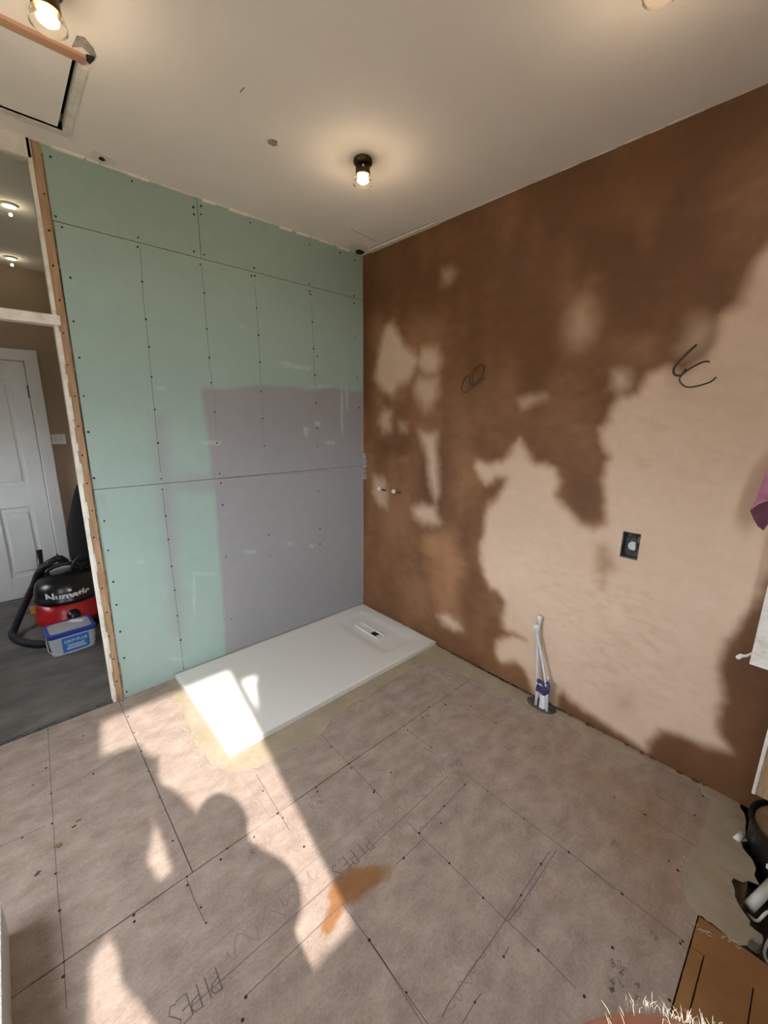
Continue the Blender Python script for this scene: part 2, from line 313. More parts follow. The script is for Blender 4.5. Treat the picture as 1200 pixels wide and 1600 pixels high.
def dots(name, pts, r, place, m, parent, nseg=7, th=.0015):
    bm = bmesh.new()
    for q in pts:
        a, b = q[:2]; rr = r*random.uniform(.8, 1.2); vs = [bm.verts.new(place(a+rr*math.cos(6.283*k/nseg), b+rr*math.sin(6.283*k/nseg), th)) for k in range(nseg)]
        c = bm.verts.new(place(a, b, th*1.3)); base = [bm.verts.new(place(a+rr*math.cos(6.283*k/nseg), b+rr*math.sin(6.283*k/nseg), 0)) for k in range(nseg)]
        for k in range(nseg): bm.faces.new((vs[k], vs[(k+1) % nseg], c)); bm.faces.new((base[k], base[(k+1) % nseg], vs[(k+1) % nseg], vs[k]))
    return obj(name, bm, m, parent, kind='stuff')
def strokes(name, lines, wd, place, m, parent, th=.0008):
    """flat pencil strokes lying on a surface; lines of 2-D points"""
    bm = bmesh.new()
    for ln in lines:
        ln = [Vector(q) for q in ln]; up = []; dn = []
        for i, q in enumerate(ln):
            t = (ln[min(i+1, len(ln)-1)]-ln[max(i-1, 0)]); t = t.normalized() if t.length > 1e-9 else Vector((1, 0)); n = Vector((-t.y, t.x))*wd/2
            up.append(bm.verts.new(place(q.x+n.x, q.y+n.y, th))); dn.append(bm.verts.new(place(q.x-n.x, q.y-n.y, th)))
        for i in range(len(ln)-1): bm.faces.new((dn[i], dn[i+1], up[i+1], up[i]))
    return obj(name, bm, m, parent, kind='stuff')
gl = lambda a, b, d: (a, -d, b)
pts = [(79, 245), (206, 283), (87, 338), (97, 355), (216, 371), (215, 386), (302, 324), (314, 322), (303, 335), (314, 335), (303, 393), (319, 398), (313, 413), (391, 348), (484, 382), (531, 395), (397, 419), (398, 431), (393, 431), (483, 444), (484, 455), (485, 460), (553, 462), (553, 474), (554, 407), (555, 527), (558, 590), (561, 637),
       (110, 434), (115, 502), (124, 559), (131, 619), (138, 675), (147, 747), (163, 814), (169, 860), (177, 909), (182, 945), (188, 987), (194, 1028), (198, 1081), (222, 440), (228, 499), (233, 542), (237, 589), (242, 640), (247, 692), (252, 748), (254, 765), (259, 806), (263, 843), (268, 885), (273, 922), (277, 962), (282, 1000), (287, 1044),
       (319, 458), (323, 514), (327, 559), (330, 598), (335, 644), (339, 692), (343, 740), (345, 755), (348, 789), (353, 870), (362, 967), (401, 481), (404, 524), (406, 566), (408, 612), (410, 654), (413, 697), (420, 836), (422, 868), (488, 503), (490, 545), (492, 586), (494, 629), (495, 669), (496, 698), (498, 767), (500, 826), (500, 850), (496, 557)]
dots('screw', wl(pts), .0052, gl, M['screw'], wall_left)
PL = [[(219, 388), (224, 470), (230, 520), (237, 600), (244, 670), (251, 738)], [(254, 768), (262, 835), (272, 915), (280, 985), (287, 1045)], [(315, 415), (319, 460), (323, 515), (327, 560), (327, 575), (331, 590), (331, 605)], [(398, 448), (401, 481), (404, 530), (407, 590), (407, 602)], [(487, 470), (489, 530), (491, 575), (492, 606)]]
strokes('pencil_line', [wl(a) for a in PL], .0022, gl, M['pencil'], wall_left)
strokes('faint_line', [wl(a) for a in [[(345, 748), (420, 742), (520, 736)], [(335, 610), (338, 680)], [(410, 610), (412, 690)]]], .0022, gl, M['pencil2'], wall_left)
# ------------------------------------------------------------------ remaining room shell
def ceil_slab(name, x0, x1, y0, y1, hole=None, mt=M['ceil']):
    bm = bmesh.new()
    if hole:
        a, b, c, d = hole
        for r in ((x0, a, y0, y1), (b, x1, y0, y1), (a, b, y0, c), (a, b, d, y1)): box(bm, *r, H, H+.06)
    else: box(bm, x0, x1, y0, y1, H, H+.06)
    return setc(name, bm, mt)
HX0, HX1, HY0, HY1 = -2.45, -1.705, -.655, -.165
ceiling = ceil_slab('ceiling', -3.1, .2, -3.4, .014, (HX0, HX1, HY0, HY1))
WX0, WX1, WZ0, WZ1, WY = -2.445, -1.675, 1.11, 2.56, -3.2
bm = bmesh.new()
box(bm, -3.25, WX0, WY-.12, WY, -.15, H+.1); box(bm, WX1, .2, WY-.12, WY, -.15, 2.06); box(bm, WX1, .2, WY-.12, WY, 2.42, H+.1); box(bm, -1.575, .2, WY-.12, WY, 2.06, 2.42); box(bm, WX0, WX1, WY-.12, WY, -.15, WZ0); box(bm, WX0, WX1, WY-.12, WY, WZ1, H+.1)  # narrow slot right of the window added to throw a sun patch
wall_back = setc('wall_back', bm, M['plaster'])
bm = bmesh.new(); SY0, SY1, SZ0, SZ1 = -1.75, -.65, .70, 1.75
for a in ((-3.3, SY0, -.15, H+.1), (SY1, .05, -.15, H+.1), (SY0, SY1, -.15, SZ0), (SY0, SY1, SZ1, H+.1)): box(bm, -3.25, -3.1, *a)
setc('wall_side', bm, M['ceil'])
w3 = empty('fill_window', (-3.18, (SY0+SY1)/2, SZ0)); w3['kind'] = 'structure'; hw = (SY1-SY0)/2  # unseen side window added for cool fill light
for a in ((-hw, -hw+.05), (-.025, .025), (hw-.05, hw)): obj('frame_stile', bx(-.03, .03, *a, 0, SZ1-SZ0), M['white'], w3)
for a in ((0, .05), (SZ1-SZ0-.05, SZ1-SZ0)): obj('frame_rail', bx(-.029, .029, -hw+.05, hw-.05, *a), M['white'], w3)
bm = bmesh.new(); box(bm, -3.55, -2.62, .014, .05, -.24, H+.1); setc('wall_doorway', bm, M['ceil'])
b2 = bmesh.new(); tri = [(-1.675, 2.06), (-1.575, 2.06), (-1.575, 2.30), (-1.60, 2.30)]
a_ = [b2.verts.new((x_, WY-.09, z_)) for x_, z_ in tri]; c_ = [b2.verts.new((x_, WY-.02, z_)) for x_, z_ in tri]; b2.faces.new(a_); b2.faces.new(c_[::-1])
for i in range(4): b2.faces.new((a_[i], a_[(i+1) % 4], c_[(i+1) % 4], c_[i]))
obj('sun_slot_filler', b2, M['plaster'], wall_back)  # added wedge that tapers the slot's sun patch
cq = [(-2.46, 2.60), (-2.365, 2.60), (-2.362, 2.20), (-2.20, 2.17), (-2.19, 1.75), (-2.30, 1.60), (-2.39, 1.50), (-2.46, 1.2)]
cb = prism(cq, -.006, .006); bmesh.ops.subdivide_edges(cb, edges=cb.edges, cuts=2, use_grid_fill=True)
for v in cb.verts: x_, z_, d_ = v.co; v.co = (x_, WY+.05+d_+.012*math.sin(x_*60), z_)
tag(obj('sun_block_curtain', cb, M['white']), 'white curtain added at the unseen window behind the camera to block sun', 'curtain')  # unseen cloth added and cut to block part of the sun beam
win = empty('window_1', (WX0, WY-.06, WZ0)); win['kind'] = 'structure'
for a in ((0, .03, 0, WZ1-WZ0), (WX1-WX0-.03, WX1-WX0, 0, WZ1-WZ0)): obj('frame_stile', bx(a[0], a[1], -.03, .03, a[2], a[3]), M['white'], win)
for a in ((0, .04), (WZ1-WZ0-.04, WZ1-WZ0)): obj('frame_rail', bx(.03, WX1-WX0-.03, -.03, .03, *a), M['white'], win)
setc('trim_1', bx(WX0-.05, WX1+.05, WY, WY+.09, WZ0-.03, WZ0), M['white'])
# ceiling hatch
hatch = empty('loft_hatch', (0, 0, 0), 'flat painted ceiling hatch with a bare wood edge beside the near left spotlight', 'hatch')
obj('panel', bx(HX0+.01, HX1-.028, HY0+.03, HY1-.006, H+.004, H+.02), M['ceil'], hatch)
obj('batten', bx(HX0, HX1+.0, HY0-.012, HY0+.022, H-.010, H+.03), M['redwood'], hatch)['label'] = 'bare reddish wood edge'
obj('side_frame', bx(HX1-.012, HX1+.014, HY0+.05, HY1+.0, H-.005, H+.03), M['oldpaint'], hatch)
obj('void', bx(HX0-.02, HX1+.03, HY0-.03, HY1+.03, H+.06, H+.08), M['dark'], hatch)
obj('end_frame', bx(HX0, HX1+.022, HY1-.0, HY1+.035, H-.004, H+.03), M['oldpaint'], hatch)
cl = lambda a, b, d: (a, b, H-d)
cp = lambda pts: [tuple(at(u, v, 2, H)[:2]) for u, v in pts]
def patch(name, poly, m, parent, th=.003, z=None):
    q = cp(poly); return obj(name, prism(q, H-th, H+.001), m, parent)
M['greyplaster'] = mat('grey_plaster', (.20, .17, .15), .9, (.42, .38, .34), 30)
patch('plaster_scar', [(112, 72), (120, 55), (132, 58), (146, 76), (150, 88), (141, 84), (128, 72)], M['greyplaster'], ceiling)
patch('hole', [(134, 84), (148, 88), (147, 92), (140, 99), (135, 93)], M['dark'], ceiling, .0035)
patch('plaster_scar', [(141, 238), (150, 235), (170, 246), (184, 250), (180, 259), (160, 256), (147, 248)], M['oldpaint'], ceiling)
patch('hole', [(154, 244), (160, 244), (165, 249), (160, 250), (154, 247)], M['dark'], ceiling, .005)
patch('plaster_scar', [(419, 219), (425, 217), (433, 220), (433, 226), (427, 227), (419, 223)], M['greyplaster'], ceiling, .004)
patch('plaster_scar', [(545, 384), (556, 379), (575, 386), (573, 394), (562, 398), (548, 392)], M['oldpaint'], ceiling, .002)
patch('hole', [(555, 391), (562, 389), (570, 393), (566, 397), (557, 396)], M['dark'], ceiling, .004)
patch('ceiling_strip', [(578, 390), (684, 345), (690, 349), (600, 388), (582, 396)], M['oldpaint'], ceiling, .006)
strokes('scratch', [cp([(375, 144), (382, 136)]), cp([(578, 388), (630, 365), (684, 344)]), cp([(548, 358), (590, 378)]), cp([(104, 207), (60, 193), (0, 175)])], .004, cl, M['pencil2'], ceiling)
# ragged plaster edge along the top of the green wall and the brown wall
bm = bmesh.new(); x = -1.74
while x < -.12:
    l_ = random.uniform(.03, .12); h_ = random.uniform(.004, .016); box(bm, x, x+l_, -random.uniform(.008, .02), 0, H-h_*.6, H+.002); x += l_*random.uniform(.9, 1.5)
obj('plaster_edge', bm, M['ceil'], ceiling, kind='stuff')
bm = bmesh.new(); y = -2.5
while y < -.7:
    l_ = random.uniform(.05, .16); h_ = random.uniform(.0005, .0015); box(bm, -random.uniform(.004, .012), 0, y, y+l_, H-h_, H+.002); y += l_*random.uniform(1, 1.6)
obj('plaster_edge', bm, M['ceil'], ceiling, kind='stuff')
# ------------------------------------------------------------------ floor
bm = bmesh.new(); box(bm, -3.25, .2, -3.3, .03, -.24, -.16)
floor = setc('floor', bm, M['rub'])
STAIN = [(515, 1390), (525, 1370), (545, 1357), (575, 1352), (612, 1355), (608, 1370), (592, 1383), (577, 1393), (560, 1408), (542, 1416), (527, 1440), (512, 1461), (500, 1459), (505, 1440), (512, 1418)]
DAMP = [([(880, 1180), (1100, 1240), (1080, 1350), (1020, 1420), (950, 1300)], .25, .9), ([(840, 1380), (880, 1385), (885, 1410), (850, 1400)], .05, .5), ([(740, 1100), (900, 1140), (1000, 1240), (850, 1240)], .2, .4), ([(1000, 1320), (1060, 1330), (1070, 1400), (1030, 1420)], .1, .9), ([(593, 1352), (612, 1352), (612, 1372), (600, 1374)], .02, .7)]
def f_stain(P): return layer(P+np.stack([vnoise(P, 40, 1)-.5, vnoise(P, 40, 2)-.5], 1)*.012, np.zeros(len(P)), fl(STAIN), 1, .007)
def f_damp(P):
    v = np.zeros(len(P))
    for po, s, val in DAMP: v = np.maximum(v, layer(P, np.zeros(len(P)), fl(po), val, s))
    return v*(.6+.6*vnoise(P, 12, 8))
fp = lambda a, b, d: (a, b, -d)
AT = {'stain': f_stain, 'damp': f_damp}
for r in ((-3.1, -1.803, -1.219, 0), (-1.800, -.001, -1.219, 0), (-3.1, -.001, -2.463, -1.2225)):
    panel('floor_board', r[0], r[1], r[2], r[3], fp, .018, .0125, M['floorboard'], floor, AT)
obj('floor_board', bx(-3.1, -.742, -2.498, -2.467, -.018, 0), M['mdf'], floor)['label'] = 'narrow orange-brown strip beside the saw cut'
bm = bmesh.new()
for r in ((-.739, -.625, -2.5015, -2.467), (-3.1, -.625, -2.610, -2.5015), (-.723, -.625, -2.6135, -2.610), (-3.1, -.625, -3.2, -2.6135)): box(bm, *r, -.018, 0)
obj('floor_board', bm, M['mdf'], floor)['label'] = 'orange-brown board with saw cuts'
obj('joist', bx(-3.1, -.3, -2.56, -2.46, -.16, -.0185), M['wood_dark'], floor)
obj('joist', bx(-3.1, .05, -1.26, -1.18, -.16, -.0185), M['wood_dark'], floor)
obj('joist', bx(-1.84, -1.76, -1.18, 0, -.16, -.0185), M['wood_dark'], floor)
# screws, pencil lines and marks on the floor
FS = [(75, 1140), (72, 1200), (80, 1240), (81, 1287), (87, 1365), (93, 1423), (100, 1503), (99, 1526), (35, 1309), (52, 1227), (146, 1209), (192, 1095), (200, 1120), (210, 1145), (221, 1174), (232, 1205), (249, 1246), (270, 1314), (292, 1370), (293, 1383), (209, 1430), (210, 1440), (322, 1442), (314, 1418), (130, 1150), (238, 1075), (345, 1343), (355, 1326), (397, 1308), (411, 1236), (434, 1271), (442, 1278), (475, 1323), (494, 1230), (496, 1237), (517, 1167), (545, 1193), (549, 1200), (585, 1235), (611, 1207), (584, 1238), (600, 1113), (637, 1141), (660, 1122), (670, 1105), (669, 1118), (674, 1168), (696, 1101), (735, 1103), (775, 1129), (835, 1168), (762, 1236), (819, 1280), (889, 1332), (960, 1246), (1008, 1273), (1086, 1274), (702, 1349), (755, 1403), (841, 1485), (726, 1226), (694, 1260), (655, 1302), (689, 1286), (845, 1350), (814, 1399), (787, 1495), (742, 1566), (635, 1551), (577, 1469), (631, 1341), (384, 1558), (379, 1594), (972, 1397), (1067, 1471), (913, 1557), (1046, 1563), (1063, 1474), (1098, 1244), (957, 1481), (1059, 1360), (1045, 1345)]
dots('screw', fl(FS), .0042, lambda a, b, d: (a, b, d), M['screw'], floor, th=.0008)
fz = lambda a, b, d: (a, b, d)
def dens(a, b, n=10): return [((1-t)*a[0]+t*b[0], (1-t)*a[1]+t*b[1]) for t in np.linspace(0, 1, n)]
FL = [[(75, 1140), (81, 1250), (90, 1390), (100, 1500), (104, 1577)], [(292, 1375), (303, 1405), (320, 1440)], [(500, 1146), (546, 1195)], [(400, 1210), (452, 1297)], [(548, 1195), (597, 1248)], [(78, 1240), (128, 1217)], [(0, 1233), (72, 1203)], [(0, 1323), (72, 1290)], [(637, 1141), (675, 1169)],
      [(700, 1213), (570, 1333), (380, 1502), (300, 1572)], [(662, 1311), (618, 1352)], [(535, 1412), (480, 1465), (383, 1557)], [(535, 1412), (575, 1467), (625, 1540), (672, 1605)], [(635, 1283), (663, 1312), (702, 1349), (755, 1403), (790, 1437), (841, 1485), (900, 1545)], [(729, 1211), (762, 1236), (819, 1280), (900, 1340), (960, 1390)],
      [(735, 1218), (694, 1260), (655, 1300)], [(859, 1330), (840, 1358), (814, 1399), (790, 1437), (765, 1475), (735, 1517), (700, 1570), (690, 1590)], [(870, 1328), (840, 1375), (810, 1420), (793, 1440)], [(1005, 1230), (1045, 1255), (1105, 1286)], [(995, 1265), (1040, 1295), (1093, 1326)], [(900, 1340), (970, 1395), (1067, 1470)], [(600, 1504), (660, 1600)], [(795, 1480), (787, 1495)], [(752, 1552), (742, 1566), (722, 1600)], [(662, 1168), (690, 1185)], [(735, 1104), (775, 1130)], [(130, 1215), (200, 1172)]]
strokes('pencil_line', [fl(a) for a in FL], .0024, fz, M['pencil'], floor)
FL2 = [[(664, 1204), (600, 1256), (500, 1337), (400, 1422), (300, 1507), (190, 1600)], [(0, 1560), (60, 1530)], [(240, 1335), (270, 1314)], [(375, 1210), (425, 1280)], [(600, 1504), (575, 1467)], [(150, 1290), (165, 1280)], [(870, 1320), (990, 1250)]]
strokes('faint_line', [fl(a) for a in FL2], .0022, fz, M['pencil2'], floor)
def squiggle(p, q, amp, n, seed, along=.5):
    rs = random.Random(seed); p = Vector(p); q = Vector(q); t = (q-p); L_ = t.length; t = t/L_; nn = Vector((-t.y, t.x)); out = []; k = 0
    N_ = n*8
    for i in range(N_+1):
        s = i/N_; ph = s*n*2*math.pi; a = amp*(.75+.35*math.sin(s*13+seed)); out.append(tuple(p+t*(s*L_+along*amp*math.sin(ph*.5+1))+nn*a*math.sin(ph)))
    return out
sq = []
for (a, b, n, am) in [((700, 1195), (600, 1287), 6, .028), ((608, 1280), (575, 1312), 2, .03), ((500, 1362), (455, 1392), 2, .03), ((455, 1400), (350, 1500), 5, .030), ((665, 1205), (715, 1170), 3, .02)]:
    P_ = fl([a, b]); sq.append(squiggle(P_[0], P_[1], am, n, n))
for (a, b, n, am) in [((733, 1222), (655, 1297), 7, .012), ((862, 1345), (800, 1440), 5, .012), ((785, 1440), (695, 1590), 8, .014)]:
    P_ = fl([a, b]); sq.append(squiggle(P_[0], P_[1], am, n, n+3))
strokes('pencil_squiggle', sq, .0028, fz, M['pencil2'], floor)
GL = {'P': [[(0, 0), (.05, 1)], [(0, 1.0), (.45, .95), (.6, .75), (.45, .5), (.05, .45)]], 'I': [[(.1, 0), (.12, 1)]], 'E': [[(.55, 1), (0, .95), (0, 0), (.6, 0)], [(0, .5), (.45, .52)]], 'S': [[(.55, .9), (.25, 1), (0, .8), (.25, .52), (.5, .3), (.3, 0), (0, .1)]]}
def word(text, p, q, h):
    """hand-written word on the floor from p to q, letters standing to the left of the direction"""
    p = Vector(p); q = Vector(q); t = (q-p).normalized(); n = Vector((-t.y, t.x)); adv = (q-p).length/len(text); out = []
    for i, c in enumerate(text):
        for s in GL[c]: out.append([tuple(p+t*(adv*i+x_*h*.75)+n*(y_*h)) for x_, y_ in s])
    return out
A, B = fl([(572, 1308), (510, 1362)]); W = word('PIPES', A, B, .052)
A, B = fl([(336, 1512), (258, 1580)]); W += word('PIPES', A, B, .060)
strokes('handwriting', W, .0032, fz, M['pencil'], floor)
sc = []; rs = random.Random(3)
for (u_, v_, du, dv, n) in [(495, 1247, 8, 16, 5), (503, 1250, 6, 10, 3), (392, 1325, 10, 8, 5), (396, 1337, 6, 4, 3), (708, 1190, 12, 5, 5), (710, 1205, 12, 4, 4), (716, 1176, 10, 4, 4), (700, 1196, 6, 6, 3), (955, 1540, 5, 25, 9), (972, 1530, 6, 28, 9), (997, 1550, 4, 14, 5), (960, 1505, 8, 6, 4), (965, 1320, 12, 6, 3), (1020, 1460, 9, 8, 4)]:
    for k in range(n):
        c = (u_+rs.uniform(-1, 1)*du, v_+rs.uniform(-1, 1)*dv); a = rs.uniform(0, 6.28); s = 5
        P_ = fl([c, (c[0]+s*math.cos(a), c[1]+s*math.sin(a)), (c[0]+s*math.cos(a+1.3), c[1]+s*math.sin(a+1.3)), (c[0]+s*.6*math.cos(a+2.6), c[1]+s*.6*math.sin(a+2.6))]); sc.append(P_)
strokes('scribble', sc, .002, fz, M['pencil'], floor)
for uv in ([(85, 1322), (97, 1316), (98, 1320), (92, 1325), (83, 1325)], [(111, 1293), (119, 1288), (120, 1291), (113, 1294)], [(118, 1284), (127, 1278), (127, 1281), (119, 1285)], [(53, 1369), (59, 1361), (65, 1360), (61, 1366), (55, 1370)]):
    obj('wood_chip', prism(fl(uv), 0, .0012), M['wood_dark'], floor)
# levelling skim around the tray and along the brown wall
def jitter(poly, n=5, a=.010, seed=1):
    rs = random.Random(seed); out = []
    for i in range(len(poly)):
        p, q = Vector(poly[i]), Vector(poly[(i+1) % len(poly)])
        for k in range(n): s = p.lerp(q, k/n); out.append((s.x+(rs.uniform(-a, a) if k else 0), s.y+(rs.uniform(-a, a) if k else 0)))
    return out
edge_in = [(-.004, -1.20), (-.004, -.815), (-1.50, -.815), (-1.50, -.006)]
outer = fl([(262, 1072), (285, 1112), (298, 1140), (305, 1162), (322, 1185), (345, 1200), (362, 1207), (400, 1200), (428, 1186), (470, 1166), (505, 1147), (518, 1125), (545, 1105), (580, 1087), (610, 1066), (645, 1046), (668, 1036), (690, 1043), (715, 1052), (737, 1061), (760, 1072), (792, 1088), (812, 1103), (828, 1101)])
po = [(-1.545, -.006)]+jitter(outer, 4, .008)[:-4]+[(-.10, -1.56), (-.035, -1.53), (-.02, -1.2), (-.012, -.82), (-1.495, -.82), (-1.495, -.006)]
skim = obj('filler_skim', prism(po, 0, .0022), M['skim'], floor)
o2 = fl([(862, 1112), (880, 1125), (905, 1145), (950, 1168), (1000, 1188), (1050, 1203), (1085, 1222), (1108, 1248), (1105, 1285), (1092, 1322), (1072, 1345), (1064, 1368), (1070, 1398), (1090, 1430), (1112, 1442), (1140, 1472), (1168, 1478), (1178, 1452), (1172, 1440), (1156, 1418), (1148, 1392), (1146, 1372), (1186, 1383), (1176, 1345), (1160, 1325), (1165, 1305), (1163, 1272), (1152, 1250), (1128, 1232)])
po2 = jitter(o2, 3, .008, 5)[:-3]+[(-.03, -2.25), (-.02, -2.0), (-.018, -1.80), (-.04, -1.70), (-.10, -1.69)]
obj('filler_skim', prism(po2, 0, .0024), M['skim'], floor)
rd = []
rs = random.Random(11)
def ridge(u0, v0, u1, v1, n, a=10):
    for k in range(n):
        t = rs.random(); u_ = u0+(u1-u0)*t+rs.uniform(-a, a); v_ = v0+(v1-v0)*t+rs.uniform(-a, a); an = rs.uniform(-.7, .7)+math.atan2(v1-v0, u1-u0); L_ = rs.uniform(4, 14)
        rd.append(fl([(u_, v_), (u_+L_*.5*math.cos(an), v_+L_*.5*math.sin(an)+rs.uniform(-2, 2)), (u_+L_*math.cos(an), v_+L_*math.sin(an))]))
ridge(640, 1040, 700, 1065, 60, 9); ridge(680, 1060, 715, 1085, 40, 9); ridge(505, 1145, 650, 1048, 45, 4); ridge(262, 1080, 305, 1165, 40, 6); ridge(305, 1165, 360, 1205, 40, 6); ridge(740, 1065, 825, 1105, 60, 6); ridge(1062, 1440, 1150, 1475, 20, 3); ridge(640, 1040, 700, 1065, 22, 10); ridge(665, 1045, 690, 1100, 16, 9); ridge(740, 1065, 830, 1110, 22, 9); ridge(530, 1110, 610, 1075, 10, 5); ridge(280, 1100, 310, 1200, 22, 8); ridge(300, 1185, 430, 1195, 22, 9); ridge(1062, 1340, 1075, 1400, 14, 6); ridge(520, 1130, 560, 1110, 6, 5); ridge(620, 1130, 640, 1150, 8, 8); ridge(800, 1100, 830, 1130, 10, 8)
bm = bmesh.new()
for ln in rd: tube(bm, [(x_, y_, .0015) for x_, y_ in ln], [.0005, .0016, .0004], 5)
obj('trowel_ridge', bm, M['ridge'], floor, kind='stuff')
bm = bmesh.new(); y = -2.4          # crumbs and crack along the foot of the brown wall
for k in range(45):
    y = rs.uniform(-2.4, -.85); s = rs.uniform(.003, .009); box(bm, -s*2, -.001, y, y+s*2.5, .001, .001+s)
obj('plaster_crumb', bm, M['plaster'], floor, kind='stuff')
gap = []
for y_ in np.arange(-1.75, -.83, .012): gap.append((-.004-.009*max(0, 1-abs(y_+1.35)/.42)-rs.uniform(0, .002), y_))
obj('wall_foot_gap', prism(gap+[(-.0005, -.83), (-.0005, -1.75)], .0005, .0040), M['dark'], floor)
# pipe hole in the floor by the brown wall
obj('pipe_hole', prism([( -.045+.055*math.cos(a), -1.63+.085*math.sin(a)) for a in np.linspace(0, 6.1, 16)], .0004, .0031), M['rub'], floor)
# ------------------------------------------------------------------ shower tray
TL, TW, TZ = 1.498, .812, .030
def tray():
    nx, ny = 90, 54; xs = np.linspace(-TL, 0, nx+1); ys = np.linspace(-TW, 0, ny+1); bm = bmesh.new(); V = {}
    for i, x_ in enumerate(xs):
        for j, y_ in enumerate(ys):
            # drain dish: a rectangle near the right hand end
            dx = max(abs(x_+.235)-.10, 0); dy = max(abs(y_+.40)-.25, 0); d = math.hypot(dx, dy)
            dish = -.007*(1-min(d/.06, 1))**2*(3-2*(1-min(d/.06, 1)))
            e = min(x_+TL, -x_, y_+TW, -y_); fall = -.006*min(e/.35, 1)*min(max((x_+1.5)/1.3, 0), 1)
            V[i, j] = bm.verts.new((x_, y_-.003, TZ+dish+fall-(0.0015 if e < .001 else 0)))
    for i in range(nx):
        for j in range(ny): bm.faces.new((V[i, j], V[i+1, j], V[i+1, j+1], V[i, j+1]))
    rim = [V[i, 0] for i in range(nx+1)]+[V[nx, j] for j in range(1, ny+1)]+[V[i, ny] for i in range(nx-1, -1, -1)]+[V[0, j] for j in range(ny-1, 0, -1)]
    lo = [bm.verts.new((v.co.x, v.co.y, .0005)) for v in rim]
    for k in range(len(rim)): k2 = (k+1) % len(rim); f = bm.faces.new((rim[k], lo[k], lo[k2], rim[k2]))
    bm.faces.new(lo)
    return bm
tr = empty('shower_tray', (-.003, 0, 0), 'low white rectangular shower tray set in the corner on the boarded floor', 'shower tray')
o = obj('tray_body', tray(), M['tray'], tr, smooth=False)
for pl in o.data.polygons: pl.use_smooth = abs(pl.normal.z) > .8
M['trayin'] = mat('tray_channel', (.66, .66, .62), .3)
g = fl([(560, 970), (575, 965), (618, 988), (603, 996)], .03)
gx = -.20; bm = bmesh.new()
CH = fl([(563, 970), (577, 966), (627, 993), (610, 1000)], .028)
cx0, cx1, cy0, cy1 = -.285, -.215, -.52, -.24
for a in ((cx0, cx0+.006, cy0, cy1), (cx1-.006, cx1, cy0, cy1), (cx0, cx1, cy1-.006, cy1), (cx0, cx1, cy0, cy0+.006)): box(bm, *a, .012, .0262)
obj('channel_rim', bm, M['tray'], tr)
obj('drain_channel', bx(cx0+.006, cx1-.006, cy0+.006, cy1-.006, .010, .0205), M['trayin'], tr)
obj('waste_outlet', bx(-.272, -.232, -.470, -.415, .015, .0225), M['drain'], tr)
# ------------------------------------------------------------------ left doorway: stud, linings, transom
tn = 0
stud = setc('trim_2', bx(-1.811, -1.779, -.004, .045, 0, 2.72), M['wood'])
dots('nail_hole', [(-1.795+rs.uniform(-.006, .006), z_) for z_ in np.arange(.12, 2.6, .14)], .004, lambda a, b, d: (a, -.004-d, b), M['dark'], stud)
bm = bmesh.new(); z = .02
while z < 2.62:
    l_ = rs.uniform(.04, .2); box(bm, -1.7795, -1.7735+rs.uniform(-.003, .002), -.002-rs.uniform(0, .004), .06, z, z+l_); z += l_*1.02
obj('plaster_edge', bm, M['wood_dark'], stud, kind='stuff')
bm = bmesh.new(); z = .02
while z < 2.0:
    l_ = rs.uniform(.02, .16); box(bm, -1.816, -1.808+rs.uniform(-.003, .003), -.0065, 0, z, z+l_); z += l_*rs.uniform(1.1, 2.6)
obj('paint_flake', bm, M['oldpaint'], stud, kind='stuff')
frame = setc('trim_3', bx(-1.827, -1.8115, -.008, .040, 0, 2.72), M['oldpaint'], bevel=.002)
setc('trim_4', bx(-2.58, -1.802, -.022, .045, 1.968, 2.012), M['oldpaint'], bevel=.004)
setc('trim_5', bx(-2.62, -1.812, -.008, .055, 2.620, 2.75), M['oldpaint'], bevel=.003)
setc('trim_6', bx(-2.62, -2.585, -.008, .045, 0, 2.655), M['oldpaint'], bevel=.002)
wn = empty('window_2', (-1.828, .02, 2.012)); wn['kind'] = 'structure'
obj('pane', bx(-.748, .001, -.002, .002, 0, .61), M['pane'], wn)
setc('trim_7', bx(-2.585, -1.81, -.004, .022, -.02, .006), M['steel'], bevel=.001)
# ------------------------------------------------------------------ hall beyond the doorway
setc('floor_hall', bx(-3.4, -1.2, .022, 2.15, -.06, 0), M['hallfloor'])
setc('ceiling_hall', bx(-3.4, -1.2, .05, 2.15, H, H+.06), M['ceil'])
setc('wall_hall_end', bx(-3.4, -1.2, 2.10, 2.2, -.06, H+.05), M['hallwall'])
setc('wall_hall_right', bx(-1.50, -1.38, .05, 2.10, -.06, H+.05), M['hallwall'])
bm = bmesh.new()
for a in ((.05, 1.05, -.06, H+.05), (1.6, 2.2, -.06, H+.05), (1.05, 1.6, -.06, .9), (1.05, 1.6, 1.55, H+.05)): box(bm, -3.45, -3.35, *a)  # opening added in the unseen hall wall to brighten the hall
setc('wall_hall_left', bm, M['hallwall'])
DX0, DX1, DY, DZ = -2.60, -1.852, 2.075, 1.985
door = empty('door_1', (DX1, DY, 0)); door['kind'] = 'structure'
bm = bmesh.new(); Wd = DX1-DX0
def leaf():
    bm = bmesh.new(); st = .105; zs = [(0.03, .16), (.80, .98), (1.86, DZ)]
    box(bm, -st, 0, 0, .03, .005, DZ); box(bm, -Wd, -Wd+st, 0, .03, .005, DZ); box(bm, -Wd/2-.05, -Wd/2+.05, 0, .03, .005, DZ)
    for a, b in ((.005, .20), (.80, .98), (1.84, DZ)): box(bm, -Wd, 0, 0.0005, .0305, a, b)
    box(bm, -Wd, 0, .012, .028, .005, DZ)
    return bm
leaf_ = obj('door_leaf', leaf(), M['white'], door, bevel=.003)
for a, b in ((.24, .76), (1.02, 1.80)):
    for xa in (-Wd+.14, -Wd/2+.085): obj('door_panel', bx(xa, xa+Wd/2-.225, .004, .013, a, b), M['white'], leaf_, bevel=.003)
